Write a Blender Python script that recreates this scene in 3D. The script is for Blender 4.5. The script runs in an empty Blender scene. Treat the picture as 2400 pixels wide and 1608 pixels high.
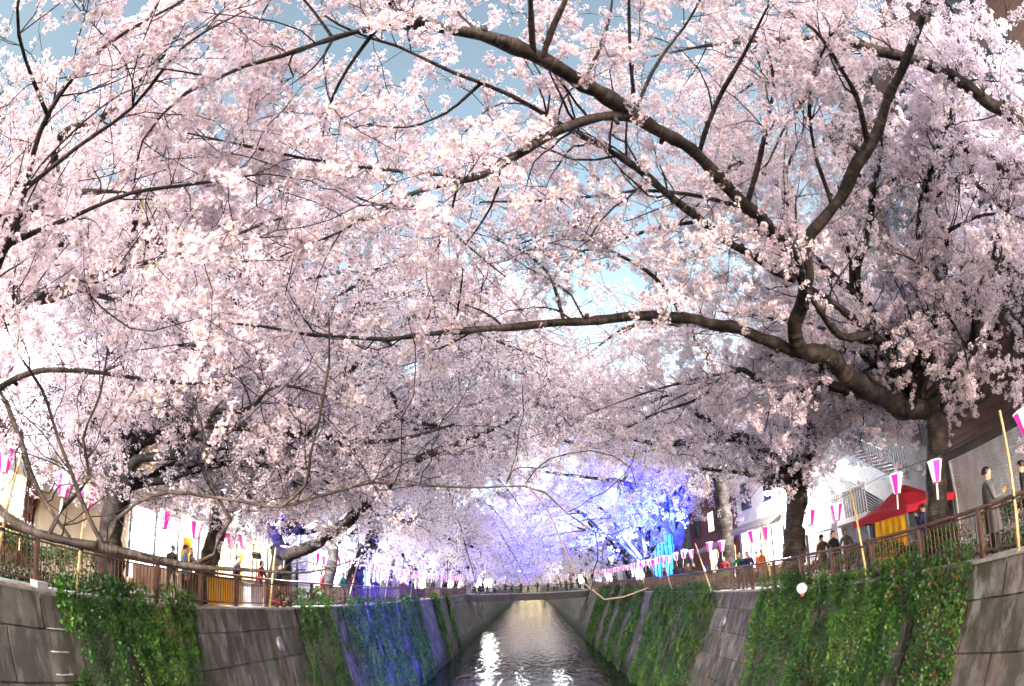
import bpy, bmesh, math, random
import numpy as np
from mathutils import Vector, Matrix

S = bpy.context.scene
COL = S.collection
rng = np.random.default_rng(7)
random.seed(7)
R = math.radians

# ------------------------------------------------------------------ camera (full-frame fisheye, tilted up)
CAM = Vector((0, 0, 1.142))
pitch, yaw, roll = .451, .019, .032
cd = bpy.data.cameras.new('camera')
cam = bpy.data.objects.new('camera', cd); COL.objects.link(cam)
cd.type = 'PANO'
cd.panorama_type = 'FISHEYE_EQUISOLID'
cd.fisheye_lens = 19.046
cd.fisheye_fov = math.pi
cd.sensor_fit = 'HORIZONTAL'; cd.sensor_width = 36
cd.clip_start = .05; cd.clip_end = 3000
r_ = Vector((math.cos(yaw), math.sin(yaw), 0)); fh = Vector((-math.sin(yaw), math.cos(yaw), 0)); up = Vector((0, 0, 1))
F_ = fh * math.cos(pitch) + up * math.sin(pitch); U_ = -fh * math.sin(pitch) + up * math.cos(pitch)
X_ = r_ * math.cos(roll) - U_ * math.sin(roll); Y_ = r_ * math.sin(roll) + U_ * math.cos(roll)
cam.matrix_world = Matrix(((X_.x, Y_.x, -F_.x, CAM.x), (X_.y, Y_.y, -F_.y, CAM.y), (X_.z, Y_.z, -F_.z, CAM.z), (0, 0, 0, 1)))
S.camera = cam

# ------------------------------------------------------------------ dusk sky, soft afterglow, exposure
SUN_EL = 15
W = bpy.data.worlds.new('World'); S.world = W; W.use_nodes = True
wn, wl = W.node_tree.nodes, W.node_tree.links
sky = wn.new('ShaderNodeTexSky'); sky.sky_type = 'NISHITA'; sky.sun_disc = False
sky.sun_elevation = R(SUN_EL); sky.sun_rotation = R(180)
sky.air_density = 1.0; sky.dust_density = 2.5; sky.ozone_density = 1.6
tint = wn.new('ShaderNodeMix'); tint.data_type = 'RGBA'; tint.blend_type = 'MULTIPLY'; tint.inputs[0].default_value = 1
tint.inputs[7].default_value = (1.13, .95, .70, 1)
wl.new(sky.outputs[0], tint.inputs[6])
wl.new(tint.outputs[2], wn['Background'].inputs[0])
wn['Background'].inputs[1].default_value = .122
sd = bpy.data.lights.new('dusk_sun', 'SUN'); sd.energy = 2.1; sd.angle = R(50); sd.color = (.83, .87, 1)
so = bpy.data.objects.new('dusk_sun', sd); COL.objects.link(so); so.rotation_euler = (R(90 - SUN_EL), 0, 0)
so['label'] = 'soft dusk light'; so['kind'] = 'helper'
S.view_settings.view_transform = 'Standard'; S.view_settings.look = 'None'
S.view_settings.gamma = 1; S.view_settings.use_curve_mapping = False
S.view_settings.exposure = 2.3
cy = S.cycles
cy.max_bounces = 5; cy.diffuse_bounces = 4; cy.glossy_bounces = 2; cy.transmission_bounces = 3; cy.transparent_max_bounces = 2
cy.use_adaptive_sampling = True; cy.adaptive_threshold = .045; cy.adaptive_min_samples = 12
cy.sample_clamp_indirect = 4; cy.caustics_reflective = False; cy.caustics_refractive = False
cy.use_denoising = True
try: cy.denoiser = 'OPENIMAGEDENOISE'
except Exception: pass

# ------------------------------------------------------------------ scale of the place (coping top is z = 0)
RX, LX = 7.98, -8.34          # river edge of the two copings
RZ = .05                      # the right coping sits a little higher
WATER = -5.6
BAT_R, BAT_L = .36, .25       # batter of the walls
GROUND = -.12

# ------------------------------------------------------------------ helpers
def link(o, parent=None):
    COL.objects.link(o)
    if parent is not None: o.parent = parent
    return o
def tag(o, label=None, cat=None, group=None, kind=None):
    if label: o['label'] = label
    if cat: o['category'] = cat
    if group: o['group'] = group
    if kind: o['kind'] = kind
    return o
def thing(name, label, cat, loc=(0, 0, 0), rz=0, group=None):
    o = bpy.data.objects.new(name, None); o.empty_display_size = .2; link(o)
    o.location = loc; o.rotation_euler = (0, 0, rz)
    return tag(o, label, cat, group)
def dup(root, loc, rz=0, label=None, group=None, scale=None):
    c = root.copy(); COL.objects.link(c); c.location = loc; c.rotation_euler = (0, 0, rz)
    if scale: c.scale = scale
    if label: c['label'] = label
    if group: c['group'] = group
    for ch in root.children:
        d = ch.copy(); COL.objects.link(d); d.parent = c
        for g in ch.children:
            e = g.copy(); COL.objects.link(e); e.parent = d
    return c

class MB:
    def __init__(s): s.v = []; s.f = []; s.m = []
    def add(s, v, f, m=0):
        n = len(s.v); s.v += [tuple(p) for p in v]; s.f += [tuple(i + n for i in q) for q in f]; s.m += [m] * len(f); return s
    def box(s, a, b, m=0):
        (x0, y0, z0), (x1, y1, z1) = a, b
        return s.add([(x0, y0, z0), (x1, y0, z0), (x1, y1, z0), (x0, y1, z0), (x0, y0, z1), (x1, y0, z1), (x1, y1, z1), (x0, y1, z1)],
                     [(0, 3, 2, 1), (4, 5, 6, 7), (0, 1, 5, 4), (1, 2, 6, 5), (2, 3, 7, 6), (3, 0, 4, 7)], m)
    def tube(s, pts, rad, k=6, m=0, cap=True):
        P = [Vector(p) for p in pts]; n = len(P)
        rad = [rad] * n if isinstance(rad, (int, float)) else rad
        V = []; ref = None
        for i in range(n):
            t = (P[min(i + 1, n - 1)] - P[max(i - 1, 0)]).normalized()
            if ref is None: ref = t.orthogonal().normalized()
            ref = (ref - t * ref.dot(t)).normalized(); b = t.cross(ref)
            for j in range(k):
                a = 2 * math.pi * j / k; V.append(P[i] + (ref * math.cos(a) + b * math.sin(a)) * rad[i])
        Fc = [(i * k + j, i * k + (j + 1) % k, (i + 1) * k + (j + 1) % k, (i + 1) * k + j) for i in range(n - 1) for j in range(k)]
        if cap: Fc += [tuple(range(k))[::-1], tuple((n - 1) * k + j for j in range(k))]
        return s.add(V, Fc, m)
    def lathe(s, prof, c=(0, 0, 0), k=12, m=0):
        V = [(c[0] + r * math.cos(2 * math.pi * j / k), c[1] + r * math.sin(2 * math.pi * j / k), c[2] + z) for r, z in prof for j in range(k)]
        Fc = [(i * k + j, i * k + (j + 1) % k, (i + 1) * k + (j + 1) % k, (i + 1) * k + j) for i in range(len(prof) - 1) for j in range(k)]
        return s.add(V, Fc, m)
    def data(s, name, mats, smooth=False):
        me = bpy.data.meshes.new(name); me.from_pydata(s.v, [], s.f)
        for x in (mats if isinstance(mats, (list, tuple)) else [mats]): me.materials.append(x)
        me.polygons.foreach_set('material_index', s.m)
        if smooth: me.polygons.foreach_set('use_smooth', [True] * len(s.f))
        me.update(); return me
    def build(s, name, mats, parent=None, smooth=False):
        return link(bpy.data.objects.new(name, s.data(name, mats, smooth)), parent)
def inst(name, me, loc=(0, 0, 0), rot=(0, 0, 0), parent=None, scale=(1, 1, 1)):
    o = bpy.data.objects.new(name, me); link(o, parent); o.location = loc; o.rotation_euler = rot; o.scale = scale; return o

def np_mesh(name, V, Q, mats, midx=None, attrs=None, smooth=False, parent=None):
    """V (n,3), Q (m,4) quads; attrs {name: (domain, values)}"""
    me = bpy.data.meshes.new(name); V = np.ascontiguousarray(V, np.float32); Q = np.ascontiguousarray(Q, np.int32)
    m, k = Q.shape
    me.vertices.add(len(V)); me.vertices.foreach_set('co', V.ravel())
    me.loops.add(m * k); me.loops.foreach_set('vertex_index', Q.ravel())
    me.polygons.add(m); me.polygons.foreach_set('loop_start', np.arange(0, m * k, k, dtype=np.int32))
    for x in mats: me.materials.append(x)
    if midx is not None: me.polygons.foreach_set('material_index', np.ascontiguousarray(midx, np.int32))
    me.polygons.foreach_set('use_smooth', np.full(m, smooth))
    for an, (dom, val) in (attrs or {}).items():
        a = me.attributes.new(an, 'FLOAT', dom); a.data.foreach_set('value', np.ascontiguousarray(val, np.float32))
    me.update(calc_edges=True)
    return link(bpy.data.objects.new(name, me), parent)

# ------------------------------------------------------------------ materials
def new_mat(name):
    m = bpy.data.materials.new(name); m.use_nodes = True
    return m, m.node_tree.nodes, m.node_tree.links, m.node_tree.nodes['Principled BSDF']
def mat(name, col, rough=.7, metal=0, var=.18, scale=6, bump=0, bscale=40, emit=None, es=0, spec=.4, per_obj=0, stretch=(1, 1, 1)):
    m, n, l, p = new_mat(name)
    p.inputs['Roughness'].default_value = rough; p.inputs['Metallic'].default_value = metal; p.inputs['Specular IOR Level'].default_value = spec
    g = n.new('ShaderNodeNewGeometry'); mp = n.new('ShaderNodeMapping'); mp.inputs['Scale'].default_value = stretch
    l.new(g.outputs['Position'], mp.inputs[0])
    no = n.new('ShaderNodeTexNoise'); no.inputs['Scale'].default_value = scale; no.inputs['Detail'].default_value = 5; l.new(mp.outputs[0], no.inputs[0])
    cr = n.new('ShaderNodeValToRGB'); e = cr.color_ramp.elements
    e[0].position = .3; e[1].position = .7
    e[0].color = (*[c * (1 - var) for c in col], 1); e[1].color = (*[min(1, c * (1 + var)) for c in col], 1)
    l.new(no.outputs['Fac'], cr.inputs[0]); out = cr.outputs[0]
    if per_obj:
        oi = n.new('ShaderNodeObjectInfo'); hs = n.new('ShaderNodeHueSaturation'); mr = n.new('ShaderNodeMapRange')
        mr.inputs['To Min'].default_value = 1 - per_obj; mr.inputs['To Max'].default_value = 1 + per_obj
        l.new(oi.outputs['Random'], mr.inputs['Value']); l.new(mr.outputs[0], hs.inputs['Value']); l.new(out, hs.inputs['Color']); out = hs.outputs[0]
    l.new(out, p.inputs['Base Color'])
    if bump:
        b = n.new('ShaderNodeTexNoise'); b.inputs['Scale'].default_value = bscale; b.inputs['Detail'].default_value = 6; l.new(mp.outputs[0], b.inputs[0])
        bp = n.new('ShaderNodeBump'); bp.inputs['Strength'].default_value = bump; bp.inputs['Distance'].default_value = .02
        l.new(b.outputs['Fac'], bp.inputs['Height']); l.new(bp.outputs[0], p.inputs['Normal'])
    if emit: p.inputs['Emission Color'].default_value = (*emit, 1); p.inputs['Emission Strength'].default_value = es
    return m
def glow(name, col, s, var=.25, scale=1.5):
    """something that gives off light: uneven brightness over its surface"""
    m, n, l, p = new_mat(name)
    p.inputs['Base Color'].default_value = (*[c * .6 for c in col], 1); p.inputs['Roughness'].default_value = .6
    g = n.new('ShaderNodeNewGeometry'); no = n.new('ShaderNodeTexNoise'); no.inputs['Scale'].default_value = scale; l.new(g.outputs['Position'], no.inputs[0])
    mr = n.new('ShaderNodeMapRange'); mr.inputs['From Min'].default_value = .3; mr.inputs['From Max'].default_value = .7
    mr.inputs['To Min'].default_value = s * (1 - var); mr.inputs['To Max'].default_value = s * (1 + var)
    l.new(no.outputs['Fac'], mr.inputs['Value']); l.new(mr.outputs[0], p.inputs['Emission Strength'])
    p.inputs['Emission Color'].default_value = (*col, 1)
    return m
def petal_mat(name, c0, c1, trans=.46):
    m, n, l, p = new_mat(name); n.remove(p)
    a = n.new('ShaderNodeAttribute'); a.attribute_name = 'tone'
    cr = n.new('ShaderNodeValToRGB'); cr.color_ramp.elements[0].color = (*c0, 1); cr.color_ramp.elements[1].color = (*c1, 1)
    l.new(a.outputs['Fac'], cr.inputs[0])
    d = n.new('ShaderNodeBsdfDiffuse'); t = n.new('ShaderNodeBsdfTranslucent'); mx = n.new('ShaderNodeMixShader'); mx.inputs[0].default_value = trans
    l.new(cr.outputs[0], d.inputs[0]); l.new(cr.outputs[0], t.inputs[0]); l.new(d.outputs[0], mx.inputs[1]); l.new(t.outputs[0], mx.inputs[2])
    l.new(mx.outputs[0], n['Material Output'].inputs[0])
    return m
def leaf_mat(name, c0, c1, c2, trans=.2, rough=.45):
    m, n, l, p = new_mat(name)
    a = n.new('ShaderNodeAttribute'); a.attribute_name = 'tone'
    cr = n.new('ShaderNodeValToRGB'); e = cr.color_ramp.elements
    e[0].color = (*c0, 1); e[1].color = (*c2, 1); x = e.new(.6); x.color = (*c1, 1)
    l.new(a.outputs['Fac'], cr.inputs[0]); l.new(cr.outputs[0], p.inputs['Base Color']); p.inputs['Roughness'].default_value = rough
    t = n.new('ShaderNodeBsdfTranslucent'); l.new(cr.outputs[0], t.inputs[0]); mx = n.new('ShaderNodeMixShader'); mx.inputs[0].default_value = trans
    l.new(p.outputs[0], mx.inputs[1]); l.new(t.outputs[0], mx.inputs[2]); l.new(mx.outputs[0], n['Material Output'].inputs[0])
    return m
def bark_mat(name, c0, c1, c2):
    m, n, l, p = new_mat(name)
    a = n.new('ShaderNodeAttribute'); a.attribute_name = 'arc'
    g = n.new('ShaderNodeNewGeometry'); sc_ = n.new('ShaderNodeVectorMath'); sc_.operation = 'SCALE'; sc_.inputs['Scale'].default_value = 2.2
    l.new(g.outputs['Position'], sc_.inputs[0])
    cb = n.new('ShaderNodeCombineXYZ'); ml = n.new('ShaderNodeMath'); ml.operation = 'MULTIPLY'; ml.inputs[1].default_value = 34
    l.new(a.outputs['Fac'], ml.inputs[0]); l.new(ml.outputs[0], cb.inputs[0])
    ad = n.new('ShaderNodeVectorMath'); l.new(sc_.outputs[0], ad.inputs[0]); l.new(cb.outputs[0], ad.inputs[1])
    rings = n.new('ShaderNodeTexNoise'); rings.inputs['Scale'].default_value = 1; rings.inputs['Detail'].default_value = 3; l.new(ad.outputs[0], rings.inputs[0])
    pat = n.new('ShaderNodeTexNoise'); pat.inputs['Scale'].default_value = 3.5; pat.inputs['Detail'].default_value = 6; l.new(g.outputs['Position'], pat.inputs[0])
    cr = n.new('ShaderNodeValToRGB'); e = cr.color_ramp.elements; e[0].position = .32; e[1].position = .72; e[0].color = (*c0, 1); e[1].color = (*c2, 1)
    x = e.new(.5); x.color = (*c1, 1)
    mm = n.new('ShaderNodeMath'); mm.operation = 'ADD'; h = n.new('ShaderNodeMath'); h.operation = 'MULTIPLY'; h.inputs[1].default_value = .42
    h2 = n.new('ShaderNodeMath'); h2.operation = 'MULTIPLY'; h2.inputs[1].default_value = .62
    l.new(rings.outputs['Fac'], h.inputs[0]); l.new(pat.outputs['Fac'], h2.inputs[0]); l.new(h.outputs[0], mm.inputs[0]); l.new(h2.outputs[0], mm.inputs[1])
    l.new(mm.outputs[0], cr.inputs[0]); l.new(cr.outputs[0], p.inputs['Base Color'])
    p.inputs['Roughness'].default_value = .7; p.inputs['Specular IOR Level'].default_value = .3
    bp = n.new('ShaderNodeBump'); bp.inputs['Strength'].default_value = 1.0; bp.inputs['Distance'].default_value = .03
    l.new(mm.outputs[0], bp.inputs['Height']); l.new(bp.outputs[0], p.inputs['Normal'])
    return m
def concrete_mat(name, col, algae=(.05, .055, .03), dark=.42):
    m, n, l, p = new_mat(name)
    g = n.new('ShaderNodeNewGeometry')
    def noise(scale, st, det=6):
        mp = n.new('ShaderNodeMapping'); mp.inputs['Scale'].default_value = st; l.new(g.outputs['Position'], mp.inputs[0])
        t = n.new('ShaderNodeTexNoise'); t.inputs['Scale'].default_value = scale; t.inputs['Detail'].default_value = det; t.inputs['Roughness'].default_value = .65
        l.new(mp.outputs[0], t.inputs[0]); return t.outputs['Fac']
    def ramp(f, a, b, ca, cb_):
        cr = n.new('ShaderNodeValToRGB'); e = cr.color_ramp.elements; e[0].position = a; e[1].position = b; e[0].color = (*ca, 1); e[1].color = (*cb_, 1); l.new(f, cr.inputs[0]); return cr.outputs[0]
    def mix(f, a, b, bl='MIX'):
        mx = n.new('ShaderNodeMix'); mx.data_type = 'RGBA'; mx.blend_type = bl
        if isinstance(f, float): mx.inputs[0].default_value = f
        else: l.new(f, mx.inputs[0])
        l.new(a, mx.inputs[6])
        if isinstance(b, tuple): mx.inputs[7].default_value = (*b, 1)
        else: l.new(b, mx.inputs[7])
        return mx.outputs[2]
    base = ramp(noise(2.2, (1, 1, 1)), .3, .7, tuple(c * .7 for c in col), tuple(c * 1.2 for c in col))
    streak = ramp(noise(3.2, (1, 1, .06)), .45, .57, (dark, dark, dark * .95), (1.15, 1.12, 1.1))       # water runs down the face
    base = mix(.85, base, streak, 'MULTIPLY')
    al = ramp(noise(.9, (1, 1, .45)), .5, .68, (0, 0, 0), (1, 1, 1))
    base = mix(al, base, algae)
    white = ramp(noise(2.4, (1, 1, .12), 5), .56, .68, (0, 0, 0), (.55, .55, .55)); base = mix(white, base, (.36, .34, .32))      # lime bloom under the joints
    sx = n.new('ShaderNodeSeparateXYZ'); l.new(g.outputs['Position'], sx.inputs[0]); ty = n.new('ShaderNodeMath'); ty.operation = 'MULTIPLY_ADD'; ty.inputs[1].default_value = .9
    l.new(noise(1.1, (1, 1, .3)), ty.inputs[0]); l.new(sx.outputs[2], ty.inputs[2]); tide = n.new('ShaderNodeMapRange'); tide.inputs['From Min'].default_value = -4.0; tide.inputs['From Max'].default_value = -4.9; l.new(ty.outputs[0], tide.inputs['Value'])
    base = mix(tide.outputs[0], base, (.022, .024, .016))                                                     # tide line of slime
    rust = ramp(noise(1.6, (1, 1, .1), 4), .60, .72, (0, 0, 0), (.6, .6, .6))
    base = mix(rust, base, (.13, .07, .04))
    oi = n.new('ShaderNodeObjectInfo'); hs = n.new('ShaderNodeHueSaturation'); mr = n.new('ShaderNodeMapRange')
    mr.inputs['To Min'].default_value = .75; mr.inputs['To Max'].default_value = 1.25
    l.new(oi.outputs['Random'], mr.inputs['Value']); l.new(mr.outputs[0], hs.inputs['Value']); l.new(base, hs.inputs['Color'])
    l.new(hs.outputs[0], p.inputs['Base Color']); p.inputs['Roughness'].default_value = .75; p.inputs['Specular IOR Level'].default_value = .35
    bp = n.new('ShaderNodeBump'); bp.inputs['Strength'].default_value = .5; bp.inputs['Distance'].default_value = .02
    l.new(noise(25, (1, 1, .6)), bp.inputs['Height']); l.new(bp.outputs[0], p.inputs['Normal'])
    return m
def water_mat():
    m, n, l, p = new_mat('river_water')
    p.inputs['Base Color'].default_value = (.006, .007, .009, 1); p.inputs['Roughness'].default_value = .05; p.inputs['IOR'].default_value = 1.33
    p.inputs['Specular IOR Level'].default_value = .5
    g = n.new('ShaderNodeNewGeometry'); mp = n.new('ShaderNodeMapping'); mp.inputs['Scale'].default_value = (1.3, .5, 1); l.new(g.outputs['Position'], mp.inputs[0])
    a = n.new('ShaderNodeTexNoise'); a.inputs['Scale'].default_value = 1.25; a.inputs['Detail'].default_value = 3; a.inputs['Roughness'].default_value = .55; l.new(mp.outputs[0], a.inputs[0])
    bp = n.new('ShaderNodeBump'); bp.inputs['Strength'].default_value = 1; bp.inputs['Distance'].default_value = .075
    l.new(a.outputs['Fac'], bp.inputs['Height']); l.new(bp.outputs[0], p.inputs['Normal'])
    return m

M = dict(
    petal=petal_mat('cherry_petal', (.87, .745, .865), (.94, .92, .975)),
    petal_far=petal_mat('cherry_petal_massed', (.865, .735, .845), (.935, .91, .96)),
    calyx=mat('blossom_calyx', (.20, .07, .06), .7), young=mat('young_leaf', (.22, .30, .04), .5),
    bark=bark_mat('cherry_bark', (.006, .005, .0045), (.024, .018, .015), (.11, .09, .08)),
    twig=mat('twig_bark', (.012, .009, .009), .7, var=.4, scale=8), pale_twig=mat('bare_twig_bark', (.13, .09, .065), .6, var=.3, scale=8),
    ivy=leaf_mat('ivy_leaf', (.014, .048, .009), (.045, .145, .016), (.15, .27, .03)),
    hedge=leaf_mat('hedge_leaf', (.012, .035, .008), (.04, .11, .014), (.13, .20, .03)),
    concrete=concrete_mat('wall_concrete', (.145, .128, .112)),
    concrete_left=concrete_mat('wall_concrete_damp', (.135, .128, .118)),
    coping=mat('coping_concrete', (.34, .32, .30), .8, var=.3, bump=.4), paving=mat('promenade_paving', (.17, .155, .14), .8, var=.25, scale=3, bump=.3),
    rail=mat('brown_rail_paint', (.11, .055, .038), .45, var=.35, scale=9, spec=.5), water=water_mat(),
    bamboo=mat('bamboo', (.52, .38, .17), .5, var=.25, scale=10), wire=mat('black_wire', (.01, .01, .01), .6),
    pink=glow('lantern_pink_paper', (.95, .02, .40), .20, .15, 9), white=glow('lantern_white_paper', (1, .93, .95), .22, .15, 9),
    tag_paper=mat('paper_tag', (.8, .8, .8), .8), wood=mat('lantern_wood', (.35, .22, .12), .6),
    steel=mat('grey_steel', (.22, .24, .26), .45, metal=.6), dark_steel=mat('dark_steel', (.03, .032, .035), .5, metal=.4),
    glass=mat('window_glass', (.03, .04, .05), .08, var=.3, scale=.6, spec=.8),
)

# ================================================================== SETTING
M['earth'] = mat('river_bed_mud', (.03, .027, .022), .9)
g = MB().box((RX + .42, -40, -.5), (240, 420, GROUND)); tag(g.build('promenade_right', M['paving']), kind='structure')
g = MB().box((-240, -40, -.5), (LX - .42, 420, GROUND)); tag(g.build('promenade_left', M['paving']), kind='structure')
tag(MB().add([(-8.2, -40, WATER), (7.2, -40, WATER), (7.2, 420, WATER), (-8.2, 420, WATER)], [(0, 1, 2, 3)]).build('river_water', M['water']), kind='structure')
tag(MB().box((-240, -40, -9), (240, 420, -8.5)).build('ground', M['earth']), kind='structure')

# ------------------------------------------------------------------ canal walls: concrete panels with recessed joints
class Side:
    def __init__(s, sg):
        s.sg = sg; s.x = RX if sg > 0 else LX; s.z = RZ if sg > 0 else 0; s.b = BAT_R if sg > 0 else BAT_L
        q = math.sqrt(1 + s.b ** 2); s.c, s.s = 1 / q, s.b / q
        s.n = Vector((-sg * s.c, 0, s.s)); s.t = Vector((sg * s.s, 0, s.c)); s.a = Vector((0, -sg, 0))
        s.len = (s.z - WATER + .25) * q
    def p(s, y, d, off=0):
        """point on the wall face at y, d metres down the slope, off metres proud"""
        return Vector((s.x, y, s.z)) - s.t * d + s.n * off
    def mw(s, y, d, off=0):
        o = s.p(y, d, off); return Matrix(((s.a.x, s.t.x, s.n.x, o.x), (s.a.y, s.t.y, s.n.y, o.y), (s.a.z, s.t.z, s.n.z, o.z), (0, 0, 0, 1)))
RS, LS = Side(1), Side(-1)
def panel_mesh(w, h, mt):
    b = .012; x, y = w / 2 - .009, h / 2 - .008
    mb = MB().add([(-x, -y, -.05), (x, -y, -.05), (x, y, -.05), (-x, y, -.05), (-x + b, -y + b, .0), (x - b, -y + b, .0), (x - b, y - b, .0), (-x + b, y - b, .0)],
                  [(4, 5, 6, 7), (0, 1, 5, 4), (1, 2, 6, 5), (2, 3, 7, 6), (3, 0, 4, 7)])
    return mb.data('concrete_panel', mt)
PANEL_END = 46.
for sd_, label, mt in ((RS, 'battered concrete canal wall on the right bank, brownish with ivy curtains', M['concrete']),
                       (LS, 'battered grey concrete canal wall on the left bank with ladder rungs', M['concrete_left'])):
    w = thing('canal_wall', label, 'wall')
    core = MB(); pts = []
    for y, off in ((-6, -.055), (PANEL_END, -.055), (PANEL_END + .01, 0), (420, 0)):
        pts += [sd_.p(y, .02, off), sd_.p(y, sd_.len, off)]
    order = [(0, 1, 3, 2), (2, 3, 5, 4), (4, 5, 7, 6)]
    core.add(pts, order if sd_.sg < 0 else [q[::-1] for q in order]); core.build('wall_core', mt, w)
    rows = [.72] + [.98] * 6
    shapes = {h: panel_mesh(1.9, h, mt) for h in set(rows)}
    d = .02
    for ri, h in enumerate(rows):
        y = -3 + (0 if ri % 2 == 0 else .95)
        while y < PANEL_END - 1:
            o = bpy.data.objects.new('concrete_panel', shapes[h]); link(o, w)
            o.matrix_basis = sd_.mw(y + .95, d + h / 2, random.uniform(-.006, .008)); y += 1.9
        d += h
    # coping stones with a pale worn lip
    cs = MB(); L = 2.3
    cs.box((0, 0, -.17), (.46, L - .014, 0))
    cs.box((-.035, .0, -.045), (0, L - .014, .003))
    cm = cs.data('coping_stone', M['coping'])
    for k in range(22):
        o = bpy.data.objects.new('coping_stone', cm); link(o, w)
        o.location = (sd_.x - sd_.sg * .02, -3 + k * L + (0 if sd_.sg > 0 else L - .014), sd_.z + random.uniform(-.003, .003)); o.rotation_euler = (0, 0, 0 if sd_.sg > 0 else math.pi)
    MB().box((min(sd_.x, sd_.x + sd_.sg * .45), -3 + 22 * L, sd_.z - .17), (max(sd_.x, sd_.x + sd_.sg * .45), 420, sd_.z)).build('far_coping', M['coping'], w)
    MB().box((min(sd_.x + sd_.sg * .1, sd_.x + sd_.sg * .42), -6, -2), (max(sd_.x + sd_.sg * .1, sd_.x + sd_.sg * .42), 420, sd_.z - .18)).build('kerb_footing', M['coping'], w)

# ladder rungs in the left wall
lad = thing('wall_ladder', 'rusty steel ladder rungs set in the left wall beside the ivy', 'ladder')
for k in range(7):
    d = .72 + k * .42; y0 = 6.75
    a, b = LS.p(y0 - .18, d), LS.p(y0 + .18, d)
    mb = MB().tube([a, LS.p(y0 - .18, d, .13), LS.p(y0 - .13, d, .16), LS.p(y0 + .13, d, .16), LS.p(y0 + .18, d, .13), b], .014, 6); mb.build('rung', M['coping'], lad)
# drain outlets with rust runs
def outlet(sd_, y, d, label):
    o = thing('drain_outlet', label, 'drain')
    mb = MB(); c = sd_.p(y, d, .01)
    ring = []
    k = 14
    for rr, off in ((.19, .0), (.19, .10), (.13, .10), (.12, -.04)):
        for j in range(k):
            an = 2 * math.pi * j / k; ring.append(sd_.p(y + rr * .75 * math.cos(an), d + rr * 1.35 * math.sin(an), off))
    fc = [(i * k + j, i * k + (j + 1) % k, (i + 1) * k + (j + 1) % k, (i + 1) * k + j) for i in range(3) for j in range(k)] + [tuple(3 * k + j for j in range(k))]
    mb.add(ring, fc).build('pipe_collar', M['steel'], o, True)
    f = MB(); f.add([sd_.p(y + .1 * math.cos(2 * math.pi * j / k), d + .05 + .2 * math.sin(2 * math.pi * j / k), .11 + .05 * math.sin(2 * math.pi * j / k)) for j in range(k)], [tuple(range(k))]).build('flap', M['steel'], o)
    s = MB(); zz = [0, .5, 1.1, 1.9, 2.6]
    V = []
    for i, e in enumerate(zz): V += [sd_.p(y - .05 - .02 * i + .02 * math.sin(i * 3), d + .2 + e, .012), sd_.p(y + .06 + .015 * i, d + .2 + e, .012)]
    s.add(V, [(2 * i, 2 * i + 1, 2 * i + 3, 2 * i + 2) for i in range(4)]).build('rust_run', M['rust'], o)
M['rust'] = mat('rust_stain', (.16, .10, .06), .85, var=.4, scale=5, stretch=(1, 1, .2))
outlet(LS, 16.4, 1.25, 'oval steel drain outlet in the bare left wall with a stain below')
outlet(RS, 20.9, 1.3, 'oval drain outlet in the bare right wall above a rust streak')

# ------------------------------------------------------------------ railings
def railing(sd_, label, y_near, y_far, gap):
    r = thing('railing', label, 'railing'); x = sd_.x + sd_.sg * .2; z = sd_.z
    MB().tube([(x, y, z + .95) for y in np.arange(y_near, y_far + 1, 4)], .042, 8).build('top_rail', M['rail'], r, True)
    MB().tube([(x, y, z + .12) for y in np.arange(y_near, y_far + 1, 4)], .025, 6).build('bottom_rail', M['rail'], r, True)
    MB().tube([(x, y, z + .86) for y in np.arange(y_near, y_far + 1, 4)], .02, 6).build('upper_rail', M['rail'], r, True)
    pm = MB().box((-.045, -.045, 0), (.045, .045, .93)).box((-.07, -.07, 0), (.07, .07, .02)).data('post', M['rail'])
    bm = MB().tube([(0, 0, .12), (0, 0, .87)], .0125, 6, cap=False).data('baluster', M['rail'])
    y = y_near; n = 0; far = MB()
    while y < y_far:
        if y < 70: inst('post', pm, (x, y, z), parent=r)
        for k in range(1, 15):
            yy = y + gap * k
            if n < 290: inst('baluster', bm, (x, yy, z), parent=r); n += 1
            elif k % 2: far.box((x - .014, yy - .02, z + .12), (x + .014, yy + .02, z + .87))
        y += gap * 15
    tag(far.build('baluster_rows', M['rail'], r), kind='stuff')
    return r
railing(RS, 'brown metal railing along the right bank in front of the hedge', 3.4, 76, .132)
railing(LS, 'brown metal railing along the left bank behind the low bough', 2.6, 76, .132)

# ------------------------------------------------------------------ buildings
M.update(
    b_brown=mat('brown_siding', (.085, .048, .035), .6, var=.2, scale=5, stretch=(1, .2, 1), per_obj=.12),
    b_dark=mat('dark_render', (.07, .065, .062), .8, var=.2, scale=1.2), b_grey=mat('grey_concrete_render', (.26, .27, .285), .8, var=.18, scale=1.4, bump=.2),
    b_red=mat('red_brown_tile', (.17, .045, .028), .6, var=.3, scale=4), b_beige=mat('beige_render', (.55, .44, .30), .8, var=.12, scale=1.5),
    b_white=mat('white_render', (.62, .60, .58), .8, var=.1, scale=2), b_slate=mat('slate_panel', (.13, .14, .16), .6, var=.2, scale=2),
    shutter=mat('white_shutter', (.55, .56, .58), .45, var=.2, scale=4, metal=.1, stretch=(1, 1, .3)), frame=mat('window_frame', (.045, .045, .05), .5, metal=.3),
    lit=glow('lit_shop_window', (1, .95, .91), 1.1, .7, 2.2), lit_warm=glow('lit_warm_window', (1, .72, .36), .9, .45, 1.3), lit_cool=glow('lit_cool_window', (.30, .50, 1), .55, .5, 2),
    lit_blue=glow('lit_blue_glass', (.04, .30, 1), .7, .6, 1.2), sign=glow('shop_sign', (1, .95, .9), .7, .3, 3), awning=mat('awning_cloth', (.30, .26, .22), .8), counter=mat('shop_timber', (.16, .08, .045), .6),
)
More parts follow.
